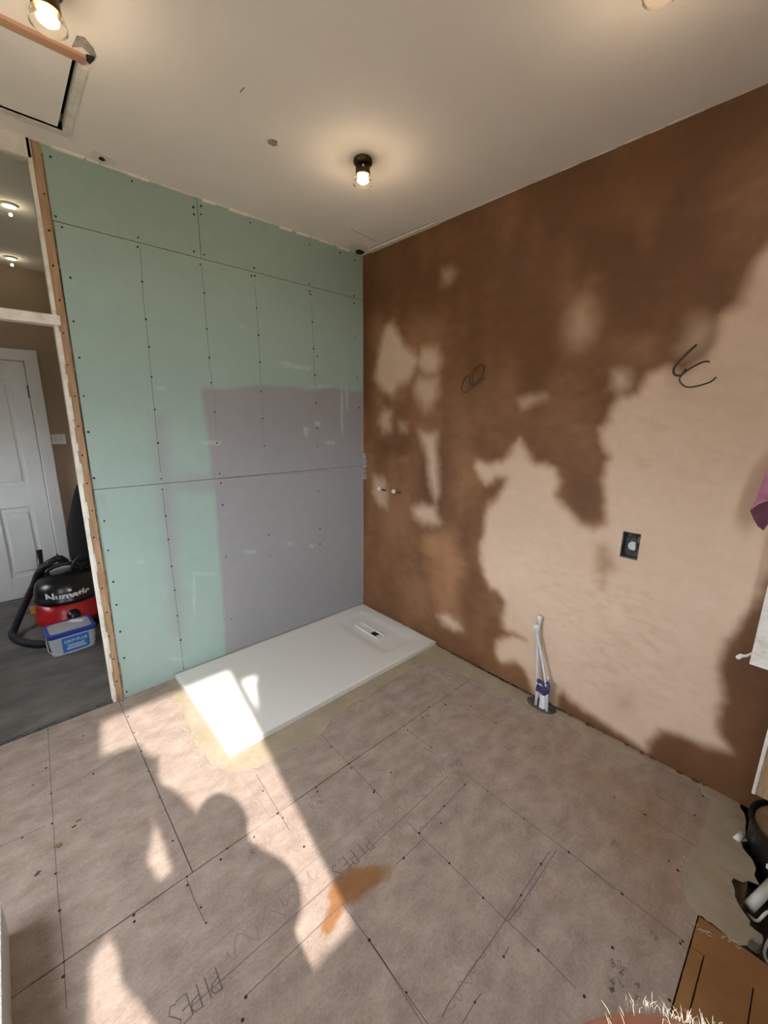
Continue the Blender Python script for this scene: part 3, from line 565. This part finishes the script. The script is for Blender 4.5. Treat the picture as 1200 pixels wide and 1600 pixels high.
for z_ in (.25, 1.70): obj('hinge', bx(-.006, .012, -.008, .004, z_, z_+.10), M['black'], leaf_)
setc('trim_9', bx(DX1+.004, DX1+.094, 2.055, 2.10, 0, DZ+.075), M['white'], bevel=.008, seg=3)
setc('trim_10', bx(DX0-.09, DX1+.094, 2.056, 2.10, DZ+.003, DZ+.093), M['white'], bevel=.008, seg=3)
setc('baseboard_hall', bx(DX1+.096, -1.50, 2.08, 2.10, 0, .15), M['white'], bevel=.004)
sw = empty('light_switch', (-1.70, 2.099, 1.36), 'white double light switch on the hall wall beside the panelled door', 'light switch')
obj('plate', bx(-.055, .045, -.010, 0, -.043, .043), M['white'], sw, bevel=.003)
for x_ in (-.028, .012): obj('rocker', bx(x_-.009, x_+.009, -.015, -.010, -.014, .014), M['pvc'], sw, bevel=.002)
# ------------------------------------------------------------------ ceiling spotlights
def spot(loc, label, group, hall=False):
    t = empty('ceiling_spotlight', loc, label, 'ceiling light', group)
    if hall:
        obj('rim', lathe([(.036, 0), (.036, -.010), (.028, -.012), (.028, -.004), (.036, 0)], 20), M['white'], t, smooth=False)
        obj('bulb', lathe([(0, -.005), (.026, -.005), (.026, -.010), (0, -.012)], 16), M['hallbulb'], t)
        en, col = .2, (1, .85, .6)
    else:
        obj('base', lathe([(0, 0), (.040, 0), (.042, -.006), (.042, -.016), (.036, -.022), (.031, -.024), (0, -.024)], 28), M['bronze'], t, smooth=True)
        obj('body', lathe([(.0, -.024), (.032, -.024), (.032, -.050), (.034, -.062), (.030, -.063), (.0, -.058)], 28), M['bronze'], t, smooth=True)
        obj('screw', lathe([(0, 0), (.004, 0), (.004, .004), (0, .005)], 8, Matrix.Translation((-.020, -.026, -.04)) @ Matrix.Rotation(math.pi/2, 4, Vector((1, -1, 0)))), M['pvc'], t)
        obj('glass_shade', lathe([(.030, -.060), (.036, -.068), (.042, -.082), (.044, -.096), (.0425, -.096), (.0405, -.083), (.0345, -.070), (.0285, -.062), (.030, -.060)], 28), M['glass'], t, smooth=True)
        obj('bulb', lathe([(0, -.058), (.020, -.060), (.026, -.072), (.025, -.084), (.014, -.092), (0, -.094)], 20), M['bulb'], t, smooth=True)
        en, col = LAMP_W, (1, .78, .55)
    ld = bpy.data.lights.new('lamp', 'POINT'); ld.energy = en; ld.color = col; ld.shadow_soft_size = .008 if hall else .02
    lo = bpy.data.objects.new('lamp', ld); C.objects.link(lo); lo.location = (0, 0, -.13 if not hall else -.05); lo.parent = t
    return t
g = 'bronze spotlights on the bathroom ceiling'
LP = [at(567, 283, 2, 2.61), at(75, 33, 2, 2.61), at(1035, -12, 2, 2.60)]
spot((LP[0][0], LP[0][1], H), 'small bronze ceiling spotlight in the middle of the picture near the corner', g)
spot((LP[1][0], LP[1][1], H), 'bronze ceiling spotlight with glass shade beside the ceiling hatch', g)
spot((LP[2][0], LP[2][1], H), 'ceiling spotlight above the brown wall, cut off by the top edge', g)
spot((-1.83, -2.02, H), 'bronze ceiling spotlight overhead behind the photographer, out of frame', g)
spot((-1.86, .80, H), 'hall ceiling light nearest the glazed transom', 'hall ceiling lights', True)
spot((-1.83, 1.85, H), 'hall ceiling light farther back above the panelled door', 'hall ceiling lights', True)
obj('corner_bead', prism([(-.0045, -.0005), (-.0045, -.0035), (-.0005, -.0045), (-.0005, -.0005)], .03, 2.35), M['ridge'], wall_right)
bm = bmesh.new()
for z_ in np.arange(1.10, 1.30, .012): box(bm, -.002, -.0002, -.03-rs.uniform(0, .02), -.004, z_, z_+rs.uniform(.003, .012))
obj('filler_smear', bm, M['lid'], wall_right, kind='stuff')
# ------------------------------------------------------------------ services on the brown wall
bxo = empty('socket_box', (0, -1.9375, 1.0125), 'recessed metal socket box with loose cable in the brown wall', 'socket box')
bm2 = bm  # door bmesh not needed
bm = bmesh.new()
for a in ((.003, .046, -.0375, -.0345, -.0625, .0625), (.003, .046, .0345, .0375, -.0625, .0625), (.003, .046, -.0345, .0345, -.0625, -.0595), (.003, .046, -.0345, .0345, .0595, .0625), (.043, .046, -.0345, .0345, -.0595, .0595)): box(bm, *a)
obj('metal_box', bm, M['steel'], bxo)
obj('cable', tb(spline([(.035, -.01, .05), (.0, -.022, .03), (-.004, -.026, -.02), (.002, -.005, -.045), (.0, .016, -.02), (.004, .006, .03), (.03, -.004, .05)], 6), .0035, 7), M['cable'], bxo, smooth=True)
obj('blanking_disc', lathe([(0, 0), (.020, 0), (.020, .006), (0, .008)], 20, Matrix.Translation((.030, -.004, -.008)) @ Matrix.Rotation(-math.pi/2, 4, 'Y')), M['pvc'], bxo)
def coil(loc, pts, label, r=.0032):
    t = obj('cable_tail', tb(spline(pts, 7), r, 7), M['cable'], smooth=True); t.location = loc; tag(t, label, 'cable', 'cable tails from the brown wall'); return t
coil((0, -1.008, 1.785), [(0.01, -.07, .02), (-.02, -.075, .015), (-.05, -.03, -.03), (-.04, .03, -.06), (-.03, .06, -.03), (-.02, .05, .02), (-.03, .01, .04), (-.05, -.01, .0), (-.05, -.04, -.03), (-.04, -.02, .02), (-.03, -.03, .07), (-.02, -.07, .09), (-.02, -.075, .04), (-.03, -.04, -.01)], 'looped dark cable sticking out of the brown wall, the left one of two')
coil((0, -2.107, 1.794), [(.01, -.01, .01), (-.02, .01, .01), (-.05, .05, -.02), (-.06, .07, -.055), (-.05, .04, -.085), (-.03, -.02, -.07), (-.02, -.04, -.05)], 'curled dark cable high on the pale part of the brown wall')
coil((-.02, -2.10, 1.81), [(.0, .035, .06), (-.02, .055, .03), (-.04, .085, -.02), (-.045, .082, -.05), (-.04, .06, -.055), (-.03, .05, -.03)], 'short bent cable end beside the curled cable on the pale plaster', .0045)
for y_, z_, lb in ((-.232, 1.047, 'white capped pipe stub in the brown wall, nearer the corner'), (-.385, 1.050, 'white capped pipe stub in the brown wall, farther from the corner')):
    t = empty('pipe_stub', (0, y_, z_), lb, 'pipe', 'capped pipe stubs')
    obj('pipe', tb([(.01, -.045, -.004), (-.004, -.035, -.004), (-.035, -.006, 0)], .0065, 10), M['cable'], t, smooth=True)
    obj('cap', lathe([(0, 0), (.013, .001), (.0145, .006), (.0145, .018), (.012, .023), (0, .024)], 16, Matrix.Translation((-.030, -.010, 0)) @ Matrix.Rotation(math.radians(-60), 4, 'Y')), M['pvc'], t, smooth=True)
# pipes rising at the foot of the wall
def stop_pipe(pts, capz, label):
    top = Vector(pts[-1]); t = empty('water_pipe', pts[0], label, 'pipe', 'capped water pipes'); o_ = Vector(pts[0])
    obj('pipe', tb([Vector(q)-o_ for q in pts], .0078, 10), M['pipe'], t, smooth=True)
    prof = [(0, 0), (.0085, 0), (.0100, .010), (.0125, .014), (.0128, .022), (.0165, .024), (.0170, .046), (.013, .050), (0, .052)]
    obj('stop_end', lathe(prof, 16, Matrix.Translation(top-o_-Vector((0, 0, .03)))), M['pvc'], t, smooth=True)
b1 = at(832, 1098, 0, -.055); 
stop_pipe([(-.072, -1.610, -.03), (-.060, -1.603, .10), (-.030, -1.570, .30), (-.018, -1.558, .44), (-.018, -1.556, .495)], 0, 'taller capped white water pipe at the foot of the brown wall')
stop_pipe([(-.075, -1.680, -.03), (-.066, -1.662, .12), (-.045, -1.600, .30), (-.038, -1.563, .40), (-.040, -1.553, .445)], 0, 'shorter capped white water pipe crossing in front of the taller one')
wp = obj('waste_pipe', lathe([(.021, 0), (.021, .135), (.018, .135), (.018, .01), (.021, 0)], 20), M['pipe'], smooth=True); wp.location = (-.055, -1.643, -.01); tag(wp, 'short wide white waste pipe between the two capped pipes', 'pipe')
obj('pipe', tb([(-.085, -1.628, -.02), (-.080, -1.626, .06)], .005), M['cable'], wp).matrix_parent_inverse = wp.matrix_world.inverted()
bm = bmesh.new()
for k in range(5):
    a0 = k*1.1; tube(bm, [Vector((-.074+.014*math.cos(a0+s)*1.0, -1.640+.030*math.sin(a0+s), .135+.006*math.sin(3*s+k)+.012*(k-2))) for s in np.linspace(0, 4.2, 12)], [.005, .009, .008, .010, .008, .010, .008, .009, .008, .009, .008, .004], 7)
tag(obj('rag_tie', bm, M['blue_tie'], smooth=True), 'dark blue rag knotted round the white pipes', 'rag')
# ------------------------------------------------------------------ right hand edge: boxing, white board, pink cloth, tub, wastes
c = at(1172, 1240, 1, -2.50)
def vert_board(name, u, v0, v1, y0, depth, thick, m, label, cat):
    P0 = at(u, v0, 1, y0); P1 = at(u, v1, 1, y0); t = obj(name, bx(P0[0], P0[0]+thick, y0-depth, y0, 0, 1), m); return t
obj_list = []
XB = -.26
def on_x(u, v, x): return at(u, v, 0, x)
a0 = on_x(1184, 980, -.095); lo = on_x(1177, 1040, -.095)
wb = empty('boxing_panel', (-.095, a0[1], lo[2]), 'white painted board ending above the dark wet plaster at the right edge', 'board')
obj('face_board', bx(0, .093, -.16, .0, 0, .86), M['oldpaint'], wb, bevel=.003)
obj('side_board', bx(.0, .018, -.20, -.164, -.004, .86), M['oldpaint'], wb, bevel=.002)
obj('torn_paper', tb(spline([(.03, .0, .035), (.02, .014, .020), (.01, .030, .016), (.0, .036, .006)], 4), [.004]*3+[.006]*4+[.009]*5+[.004], 6), M['oldpaint'], wb, smooth=True)
tm_ = on_x(1174, 1238, -.10)
tp = empty('timber_upright', (-.10, tm_[1], max(tm_[2], .03)), 'orange wooden upright with a pale rough edge above the black bucket', 'timber')
print('timber', tm_, 'white', lo, a0)
obj('panel', bx(.0, .018, -.30, -.012, 0, .50), M['wood'], tp)
M['mdfv'] = M['mdf']
obj('edge_strip', bx(-.006, .02, -.012, .0, .0, .50), M['oldpaint'], tp, bevel=.003)
M['strip'] = M['oldpaint']
# pink cloth
def drape(pts, x, th, amp):
    q = [tuple(at(u, v, 0, x)[1:]) for u, v in pts]; bm = prism(q, -th/2, th/2)
    bmesh.ops.triangulate(bm, faces=bm.faces); bmesh.ops.subdivide_edges(bm, edges=bm.edges, cuts=2, use_grid_fill=True)
    for v in bm.verts: y_, z_, d_ = v.co; v.co = (d_+amp*math.sin(y_*60)+amp*.6*math.sin(z_*45), y_-C0[1], z_-C0[2])
    return bm
C0 = at(1186, 800, 0, -.113)
cl_ = empty('hanging_cloth', (-.113, C0[1], C0[2]), 'dusky pink cloth hanging at the right edge of the picture', 'cloth')
obj('cloth', drape([(1290, 640), (1203, 722), (1192, 752), (1181, 780), (1172, 796), (1184, 787), (1203, 780), (1290, 770)], -.113, .008, .003), M['pink'], cl_)
M['pinkshade'] = mat('shaded_pink_cloth', (.10, .03, .055), .9, (.14, .045, .075), 25, bump=.3, bscale=200)  # shade under the cloth painted as a darker pink
obj('fold', drape([(1172, 797), (1184, 788), (1203, 781), (1290, 771), (1290, 790), (1215, 806), (1202, 816), (1193, 829), (1184, 822), (1178, 812)], -.113, .006, .002), M['pinkshade'], cl_)['label'] = 'underside of the cloth, its shade put into the colour'
bk = empty('black_tub', (-.145, -2.665, -.16), 'round black tub with a dusty brown top in the floor opening', 'tub')
obj('tub_body', lathe([(0, 0), (.115, 0), (.125, .02), (.14, .26), (.146, .262), (.146, .275), (.134, .275), (.132, .262), (0, .262)], 40), M['black'], bk, smooth=False, bevel=.002)
M['dust'] = mat('dusty_brown', (.16, .10, .05), .9, (.26, .17, .09), 14)
obj('tub_top', lathe([(0, .267), (.118, .267), (.126, .264), (0, .263)], 40), M['dust'], bk)
bm = bmesh.new()
for k in range(8):
    a = math.radians(150+k*7); b_ = math.radians(150+(k+1)*7)
    vs = [bm.verts.new((r_*math.cos(t_), r_*math.sin(t_), z_)) for (r_, t_, z_) in ((.1385, a, .165), (.1385, b_, .165), (.1400, b_, .185), (.1400, a, .185))]; bm.faces.new(vs)
obj('paper_label', bm, M['ink'], bk)
tag(obj('waste_elbow', tb([(-.425, -2.575, -.045), (-.37, -2.595, -.032), (-.30, -2.62, -.012)], .017, 14), M['pvc'], smooth=True), 'white waste pipe end in the floor opening, under the black tub', 'pipe')
tag(obj('waste_elbow', tb([(-.46, -2.655, -.06), (-.40, -2.68, -.05), (-.31, -2.715, -.04)], .017, 14), M['pvc'], smooth=True), 'second white waste pipe at the right edge, behind the thin cable', 'pipe')
tag(obj('pipe_offcut', tb([(-.215, -2.505, .004), (-.17, -2.52, .008)], .011, 12), M['pvc'], smooth=True), 'short white pipe end poking out between skim and black tub', 'pipe')
tag(obj('loose_cable', tb(spline([(-.44, -2.58, -.06), (-.47, -2.60, -.03), (-.42, -2.62, -.02), (-.36, -2.66, -.04), (-.5, -2.63, -.10), (-.52, -2.68, -.10), (-.46, -2.72, -.08)], 6), .0045, 7), M['oldpaint'], smooth=True), 'thin pale cable looping in the floor opening', 'cable')
tag(obj('rubble_piece', bx(-.475, -.435, -2.625, -2.590, -.155, -.10), M['oldpaint'], bevel=.008), 'pale lump of rubble in the floor opening', 'rubble')
# ------------------------------------------------------------------ vacuum cleaner, tub of adhesive, coat
vc = empty('vacuum_cleaner', (-1.87, 1.24, 0), 'red and black drum vacuum cleaner with coiled hose in the dark hall', 'vacuum cleaner')
obj('drum', lathe([(0, .045), (.150, .045), (.178, .06), (.185, .085), (.180, .12), (.168, .14), (.166, .215), (0, .215)], 44), M['red'], vc, smooth=True)
vlid = obj('lid', lathe([(.168, .205), (.178, .21), (.180, .232), (.172, .24), (.170, .27), (.160, .315), (.130, .350), (.080, .372), (0, .38)], 44), M['black'], vc, smooth=True)
obj('handle', tb(spline([(-.09, 0, .345), (-.08, 0, .40), (0, 0, .425), (.08, 0, .40), (.09, 0, .345)], 6), .013, 10), M['black'], vc, smooth=True)
for a in (20, 160, 215, 325):
    x_, y_ = .155*math.cos(math.radians(a)), .155*math.sin(math.radians(a))
    obj('castor', lathe([(0, -.010), (.022, -.010), (.026, 0), (.022, .010), (0, .010)], 16, Matrix.Translation((x_, y_, .0265)) @ Matrix.Rotation(math.pi/2, 4, 'X')), M['black'], vc, smooth=True)
    obj('castor_arm', bx(x_-.012, x_+.012, y_-.012, y_+.012, .045, .07), M['red'], vc)
def hose(pts, r=.020, n=14):
    P_ = spline(pts, n); rr = [r*(1+.10*(i % 2)) for i in range(len(P_))]; return tb(P_, rr, 12)
hs = hose([(.0, -.165, .13), (.0, -.22, .12), (-.05, -.26, .05), (-.14, -.25, .022), (-.24, -.16, .022), (-.30, .0, .022), (-.28, .10, .05), (-.22, .14, .16), (-.16, .12, .28), (-.13, .08, .36), (-.09, .02, .425), (-.02, .02, .46), (.02, .05, .42)])
obj('hose', hs, M['hose'], vc)
obj('hose_neck', lathe([(.035, 0), (.035, .02), (.026, .03), (.026, .05), (0, .05)], 20, Matrix.Translation((0, -.16, .135)) @ Matrix.Rotation(math.radians(95), 4, 'X')), M['black'], vc, smooth=True)
obj('flex', tb(spline([(.03, -.03, .37), (.06, -.03, .44), (.11, -.02, .47), (.15, .0, .43), (.14, .03, .36), (.09, .04, .38), (.05, .02, .45)], 8), .009, 8), M['black'], vc, smooth=True)
obj('wand', tb([(-.12, .14, .20), (-.10, .16, .50)], .016, 12), M['black'], vc, smooth=True)
obj('clip', bx(-.200, -.172, -.05, -.02, .15, .195), M['yellow'], vc, bevel=.005)
def text(name, s, size, m, M4, parent, ext=.0006, bend=None, off=0):
    cu = bpy.data.curves.new(name, 'FONT'); cu.body = s; cu.size = size; cu.align_x = 'CENTER'; cu.align_y = 'CENTER'; cu.extrude = ext; cu.offset = off
    tmp = bpy.data.objects.new(name, cu); C.objects.link(tmp); dg = bpy.context.evaluated_depsgraph_get(); me = bpy.data.meshes.new_from_object(tmp.evaluated_get(dg)); bpy.data.objects.remove(tmp)
    for v in me.vertices:
        p_ = v.co.copy()
        if bend: a = p_.x/bend; p_ = Vector((bend*math.sin(a), p_.y, bend*math.cos(a)-bend+p_.z))
        v.co = M4 @ p_
    return link(name, me, m, parent)
RX = Matrix.Rotation(math.pi/2, 4, 'X')
Rz = lambda d: Matrix.Rotation(math.radians(d), 4, 'Z')
text('lettering', 'Numatic', .070, M['ink'], Rz(-4) @ Matrix.Translation((0, -.1705, .262)) @ RX, vc, bend=.170, off=.0028).parent = vlid
obj('badge', bx(-.008, .008, -.176, -.166, .292, .304), M['ink'], vlid)
tb_ = empty('adhesive_tub', (-1.915, .86, 0), 'white plastic tub with blue lid rim and printed label in front of the vacuum cleaner', 'tub', rz=math.radians(3))
def rr(x, y, r, n=5):
    out = []
    for sx, sy, a in ((1, 1, 0), (-1, 1, 90), (-1, -1, 180), (1, -1, 270)):
        for k in range(n+1): t = math.radians(a+90*k/n); out.append((sx*(x-r)+r*math.cos(t), sy*(y-r)+r*math.sin(t)))
    return out
def loft(levels):
    bm = bmesh.new(); R_ = []
    for x_, y_, r_, z_ in levels: R_.append([bm.verts.new((p_[0], p_[1], z_)) for p_ in rr(x_, y_, r_)])
    for a, b in zip(R_, R_[1:]):
        n = len(a)
        for k in range(n): bm.faces.new((a[k], a[(k+1) % n], b[(k+1) % n], b[k]))
    bm.faces.new(R_[0][::-1]); bm.faces.new(R_[-1]); return bm
obj('tub_body', loft([(.120, .092, .03, 0), (.124, .096, .03, .06), (.127, .099, .03, .061), (.131, .103, .03, .135)]), M['tub'], tb_)
obj('lid_rim', loft([(.136, .108, .03, .130), (.138, .110, .03, .133), (.138, .110, .03, .152), (.130, .102, .03, .156)]), M['blue'], tb_)
obj('lid', loft([(.118, .088, .025, .154), (.114, .084, .025, .1575)]), M['lid'], tb_)
tlab = obj('label', bx(-.065, .085, -.1035, -.096, .015, .118), M['bluelabel'], tb_)
obj('handle', tb(spline([(-.134, .0, .12), (-.138, -.06, .08), (-.130, -.108, .045), (-.06, -.118, .016), (.06, -.118, .02), (.12, -.10, .05)], 6), .0022, 6), M['pvc'], tb_)
obj('side_label', bx(-.131, -.124, -.06, .02, .03, .11), M['black'], tb_)
text('lettering', 'GRIP-PLUS', .028, M['ink'], Matrix.Translation((.010, -.1040, .088)) @ RX, tlab)
for z_, wd in ((.062, .05), (.054, .045), (.046, .05), (.034, .055)): obj('print_line', bx(.01-wd, .01+wd, -.1045, -.1035, z_, z_+.0028 if z_ > .04 else z_+.006), M['ink'], tlab)
tr2 = obj('trowel_blade', bx(-.045, .045, -.02, .02, 0, .006), M['pvc'], bevel=.004); tr2.location = (-1.87, .90, .1585); tr2.rotation_euler.z = math.radians(-35)
tag(tr2, 'pale plastic spreader lying on the lid of the adhesive tub', 'tool')
def coat():
    bm = bmesh.new(); n = 26; nz = 14; R_ = []
    for j in range(nz+1):
        t = j/nz; w_ = .035+.11*min(1, t*1.7)**.8; R_.append([bm.verts.new((w_*math.cos(6.2832*k/n)*(1+.10*math.sin(5*6.2832*k/n)*t), w_*.75*math.sin(6.2832*k/n)*(1+.12*math.sin(4*6.2832*k/n+1)*t), -.62*t+(.02*math.sin(3*6.2832*k/n) if t > .9 else 0))) for k in range(n)])
    for a, b in zip(R_, R_[1:]):
        for k in range(n): bm.faces.new((a[k], a[(k+1) % n], b[(k+1) % n], b[k]))
    bm.faces.new(R_[0]); bm.faces.new(R_[-1]); return bm
ct = obj('hanging_coat', coat(), M['blackcloth'], smooth=True); ct.location = (-1.645, 1.58, 1.02); tag(ct, 'black coat hanging against the hall wall above the vacuum cleaner', 'coat')
bg_ = obj('dark_bag', loft([(.09, .12, .04, 0), (.11, .14, .05, .10), (.10, .13, .05, .30), (.05, .08, .03, .38)]), M['blackcloth'], smooth=True); bg_.location = (-1.635, 1.86, 0); tag(bg_, 'black bag slumped on the hall floor behind the vacuum cleaner', 'bag')
# white board at the bottom left corner
bl = at(18, 1600, 1, -1.50)
P0 = at(0, 1478, 0, -2.30)
lb = empty('bath_panel', (-2.283, -1.03, 0), 'white panel standing on the floor, just showing in the bottom left corner', 'panel')
obj('face_board', bx(-.012, .0, -.85, 0, .0, .14), M['white'], lb, bevel=.002)
obj('batten', bx(-.045, -.0125, -.85, 0, 0, .14), M['wood'], lb)
print('bl', fl([(0, 1480), (18, 1600)]), fl([(0, 1480), (18, 1600)], .5))
vc.scale = (1.15, 1.15, 1.15)
# ------------------------------------------------------------------ photographer, kneeling behind and below the camera
def capsule(bm, a, b, ra, rb, seg=14, rings=5):
    a = Vector(a); b = Vector(b); d = b-a; L_ = d.length; q = d.to_track_quat('Z', 'Y').to_matrix().to_4x4() if L_ > 1e-6 else Matrix.Identity(4)
    prof = [(ra*math.sin(t), -ra*math.cos(t)) for t in np.linspace(0, math.pi/2, rings)]+[(rb*math.cos(t), L_+rb*math.sin(t)) for t in np.linspace(0, math.pi/2, rings)]
    prof[0] = (0, -ra); prof[-1] = (0, L_+rb)
    t = lathe(prof, seg, Matrix.Translation(a) @ q); me = bpy.data.meshes.new('t'); bmesh.ops.recalc_face_normals(t, faces=t.faces); t.to_mesh(me); t.free(); bm.from_mesh(me); bpy.data.meshes.remove(me)
def ellip(bm, c, r, R_=None, seg=20):
    prof = [(math.sin(t), -math.cos(t)) for t in np.linspace(0, math.pi, 12)]; prof[0] = (0, -1); prof[-1] = (0, 1)
    m4 = Matrix.Translation(c) @ (R_ or Matrix.Identity(4)) @ Matrix.Diagonal((*r, 1)); t = lathe(prof, seg, m4); me = bpy.data.meshes.new('t'); bmesh.ops.recalc_face_normals(t, faces=t.faces); t.to_mesh(me); t.free(); bm.from_mesh(me); bpy.data.meshes.remove(me)
def fuse(name, bm, m, parent, vox, sm=6):
    me = bpy.data.meshes.new(name); bm.to_mesh(me); bm.free(); o = link(name, me, m, parent)
    r = o.modifiers.new('r', 'REMESH'); r.mode = 'VOXEL'; r.voxel_size = vox; r.use_smooth_shade = True; s = o.modifiers.new('s', 'SMOOTH'); s.iterations = sm; s.factor = .5
    return o
per = empty('person', (-1.92, -2.82, 0), 'kneeling person whose balding head with white hair shows at the bottom edge', 'person')
inv = Vector((-1.92, -2.82, 0))
HC = Vector((-1.868, -2.520, 1.136))-inv             # centre of the skull
HR = Matrix.Rotation(math.radians(-4), 4, 'X')       # face turned up towards the phone
def hp(x, y, z): return HC+(Matrix.Rotation(math.radians(50), 4, 'Z') @ HR) @ Vector((x, y, z))
HM = Matrix.Rotation(math.radians(50), 4, 'Z') @ HR
neck = Vector((-1.92, -2.62, .99))-inv; chest = Vector((-1.99, -2.74, .90))-inv; belly = Vector((-1.95, -2.79, .66))-inv; hip = Vector((-1.92, -2.84, .48))-inv
shR, shL = chest+Vector((.18, .02, .10)), chest+Vector((-.13, .02, .10))
PH = Vector(CAM)-inv                                  # the phone lens
wR = Vector(tuple(PH+Vector(tuple(RT*.045-UP*.09-FW*.045)))); wL = Vector(tuple(PH+Vector(tuple(RT*-.125-UP*.10-FW*.050))))
elR = Vector((-2.02, -2.70, 1.29))-inv; elL = Vector((-2.22, -2.70, 1.24))-inv
def hand(bm, wrist, side):
    r_, u_, f_ = Vector(tuple(RT)), Vector(tuple(UP)), Vector(tuple(FW)); palm = wrist+u_*.055-r_*side*.004
    capsule(bm, wrist, palm, .024, .028); capsule(bm, wrist+f_*.008, palm+u_*.02, .022, .024)
    for k, (h_, l_) in enumerate(((.075, .95), (.055, 1.05), (.034, 1.0), (.014, .8))):
        b0 = palm+u_*(h_-.045)-f_*.006+r_*side*.012; k1 = b0+f_*.030*l_+r_*side*.010; k2 = k1+f_*.016*l_-r_*side*.014; k3 = k2-r_*side*.012
        capsule(bm, b0, k1, .0095, .0085); capsule(bm, k1, k2, .0085, .008)
    t0 = palm-f_*.015+u_*.01; t1 = t0-r_*side*.022+u_*.022-f_*.004; capsule(bm, t0, t1, .0125, .011); capsule(bm, t1, t1-r_*side*.018+u_*.014, .011, .0095)
bm = bmesh.new()
ellip(bm, HC, (.076, .094, .098), HM); ellip(bm, hp(0, .030, -.05), (.060, .068, .075), HM); ellip(bm, hp(0, .075, -.105), (.026, .022, .020), HM)
capsule(bm, hp(0, .088, -.005), hp(0, .112, -.042), .010, .015, 10); 
for s in (-1, 1):
    ellip(bm, hp(s*.078, -.005, -.03), (.010, .020, .034), HM, 10); capsule(bm, hp(s*.018, .086, .012), hp(s*.05, .074, .010), .012, .010, 10); ellip(bm, hp(s*.034, .070, -.035), (.024, .02, .022), HM, 10)
capsule(bm, hp(-.022, .090, -.074), hp(.022, .090, -.074), .009, .009, 10); capsule(bm, hp(-.018, .089, -.087), hp(.018, .089, -.087), .009, .009, 10)
capsule(bm, neck-Vector((0, 0, .03)), hp(0, -.02, -.07), .062, .056)
capsule(bm, shL, shR, .062, .062); capsule(bm, chest+Vector((-.07, 0, .02)), belly+Vector((-.06, 0, 0)), .115, .105); capsule(bm, chest+Vector((.07, 0, .02)), belly+Vector((.06, 0, 0)), .115, .105); capsule(bm, neck, chest, .075, .11); capsule(bm, belly, hip, .13, .13)
for s, sh, el, wr_ in ((1, shR, elR, wR), (-1, shL, elL, wL)):
    capsule(bm, sh, el, .050, .040); capsule(bm, el, wr_, .041, .026); hand(bm, wr_, s)
    kn = hip+Vector((s*.13, .20, -.405)); an = hip+Vector((s*.12, -.20, -.43)); toe = an+Vector((0, -.04, -.02))
    capsule(bm, hip+Vector((s*.075, 0, -.02)), kn, .090, .062); capsule(bm, kn, an, .058, .038); capsule(bm, an, an+Vector((0, -.055, -.012)), .036, .030)
body = fuse('body', bm, M['skin'], per, .0048, 5)
bm = bmesh.new(); capsule(bm, shL, shR, .085, .085); capsule(bm, Vector((-2.16, -2.72, 1.10))-inv, Vector((-1.98, -2.71, 1.14))-inv, .10, .10); capsule(bm, chest+Vector((-.07, 0, .02)), belly+Vector((-.06, 0, 0)), .125, .118); capsule(bm, chest+Vector((.07, 0, .02)), belly+Vector((.06, 0, 0)), .125, .118); capsule(bm, neck-Vector((0, 0, .04)), chest, .080, .12); capsule(bm, belly, hip+Vector((0, 0, .02)), .143, .146)  # upper shoulder capsule added to fill out the cast shadow
for s, sh, el in ((1, shR, elR), (-1, shL, elL)): capsule(bm, sh, el, .085, .080); capsule(bm, el, el.lerp(wR if s > 0 else wL, .62), .078, .052)
fuse('shirt', bm, M['shirt'], per, .008, 4)
bm = bmesh.new(); capsule(bm, hip+Vector((0, 0, .02)), hip-Vector((0, 0, .03)), .142, .142)
for s in (1, -1):
    kn = hip+Vector((s*.13, .20, -.405)); an = hip+Vector((s*.12, -.20, -.43)); capsule(bm, hip+Vector((s*.075, 0, -.02)), kn, .104, .074); capsule(bm, kn, kn.lerp(an, .9), .072, .050)
fuse('trousers', bm, M['jeans'], per, .008, 4)
for s in (1, -1):
    an = hip+Vector((s*.12, -.20, -.43)); bm = bmesh.new(); capsule(bm, an, an+Vector((0, -.05, -.012)), .043, .036); fuse('shoe', bm, M['black'], per, .006, 3)
for s in (1, -1):
    bm = bmesh.new(); ellip(bm, hp(s*.034, .079, -.008), (.012, .010, .009), HM, 12); obj('eye', bm, M['ink'], per, smooth=True)
    bm = bmesh.new(); ellip(bm, hp(s*.034, .0865, -.008), (.0055, .004, .0055), HM, 10); obj('pupil', bm, M['dark'], per, smooth=True)
bm = bmesh.new(); rs = random.Random(21); V3 = Vector
for k in range(3000):                                  # fringe of hair round the sides and back, thin wisps on the crown
    a = rs.uniform(0, 2*math.pi); ph = rs.uniform(-.45, .62) if k < 2900 else rs.uniform(.75, 1.35)
    d = V3((math.cos(a)*math.cos(ph), math.sin(a)*math.cos(ph), math.sin(ph)))
    if d.y > -.05 and k < 2900: continue
    if d.y > .55: continue
    p_ = V3((d.x*.076, d.y*.094, d.z*.098)); out = V3((rs.uniform(-.6, .6), rs.uniform(-.6, .6), rs.uniform(-.4, .6)))
    l_ = rs.uniform(.004, .009); q1 = p_+(d+out*.5).normalized()*l_*.5; q2 = q1+(d*.5+out).normalized()*l_*.6
    tube(bm, [HC+HM @ p_, HC+HM @ q1, HC+HM @ q2], [.00016, .00014, .00007], 3, cap=False)
obj('hair', bm, M['hair'], per, kind='stuff')
ph = empty('mobile_phone', tuple(CAM), 'dark mobile phone held up in the photographer’s hands', 'phone')
R4 = Matrix([[RT[0], UP[0], -FW[0], 0], [RT[1], UP[1], -FW[1], 0], [RT[2], UP[2], -FW[2], 0], [0, 0, 0, 1]]); ph.rotation_euler = R4.to_euler()
obj('case', bx(-.060, .016, -.135, .014, .004, .012), M['black'], ph, bevel=.003)
obj('screen', bx(-.057, .013, -.131, .010, .0121, .0126), M['dark'], ph)
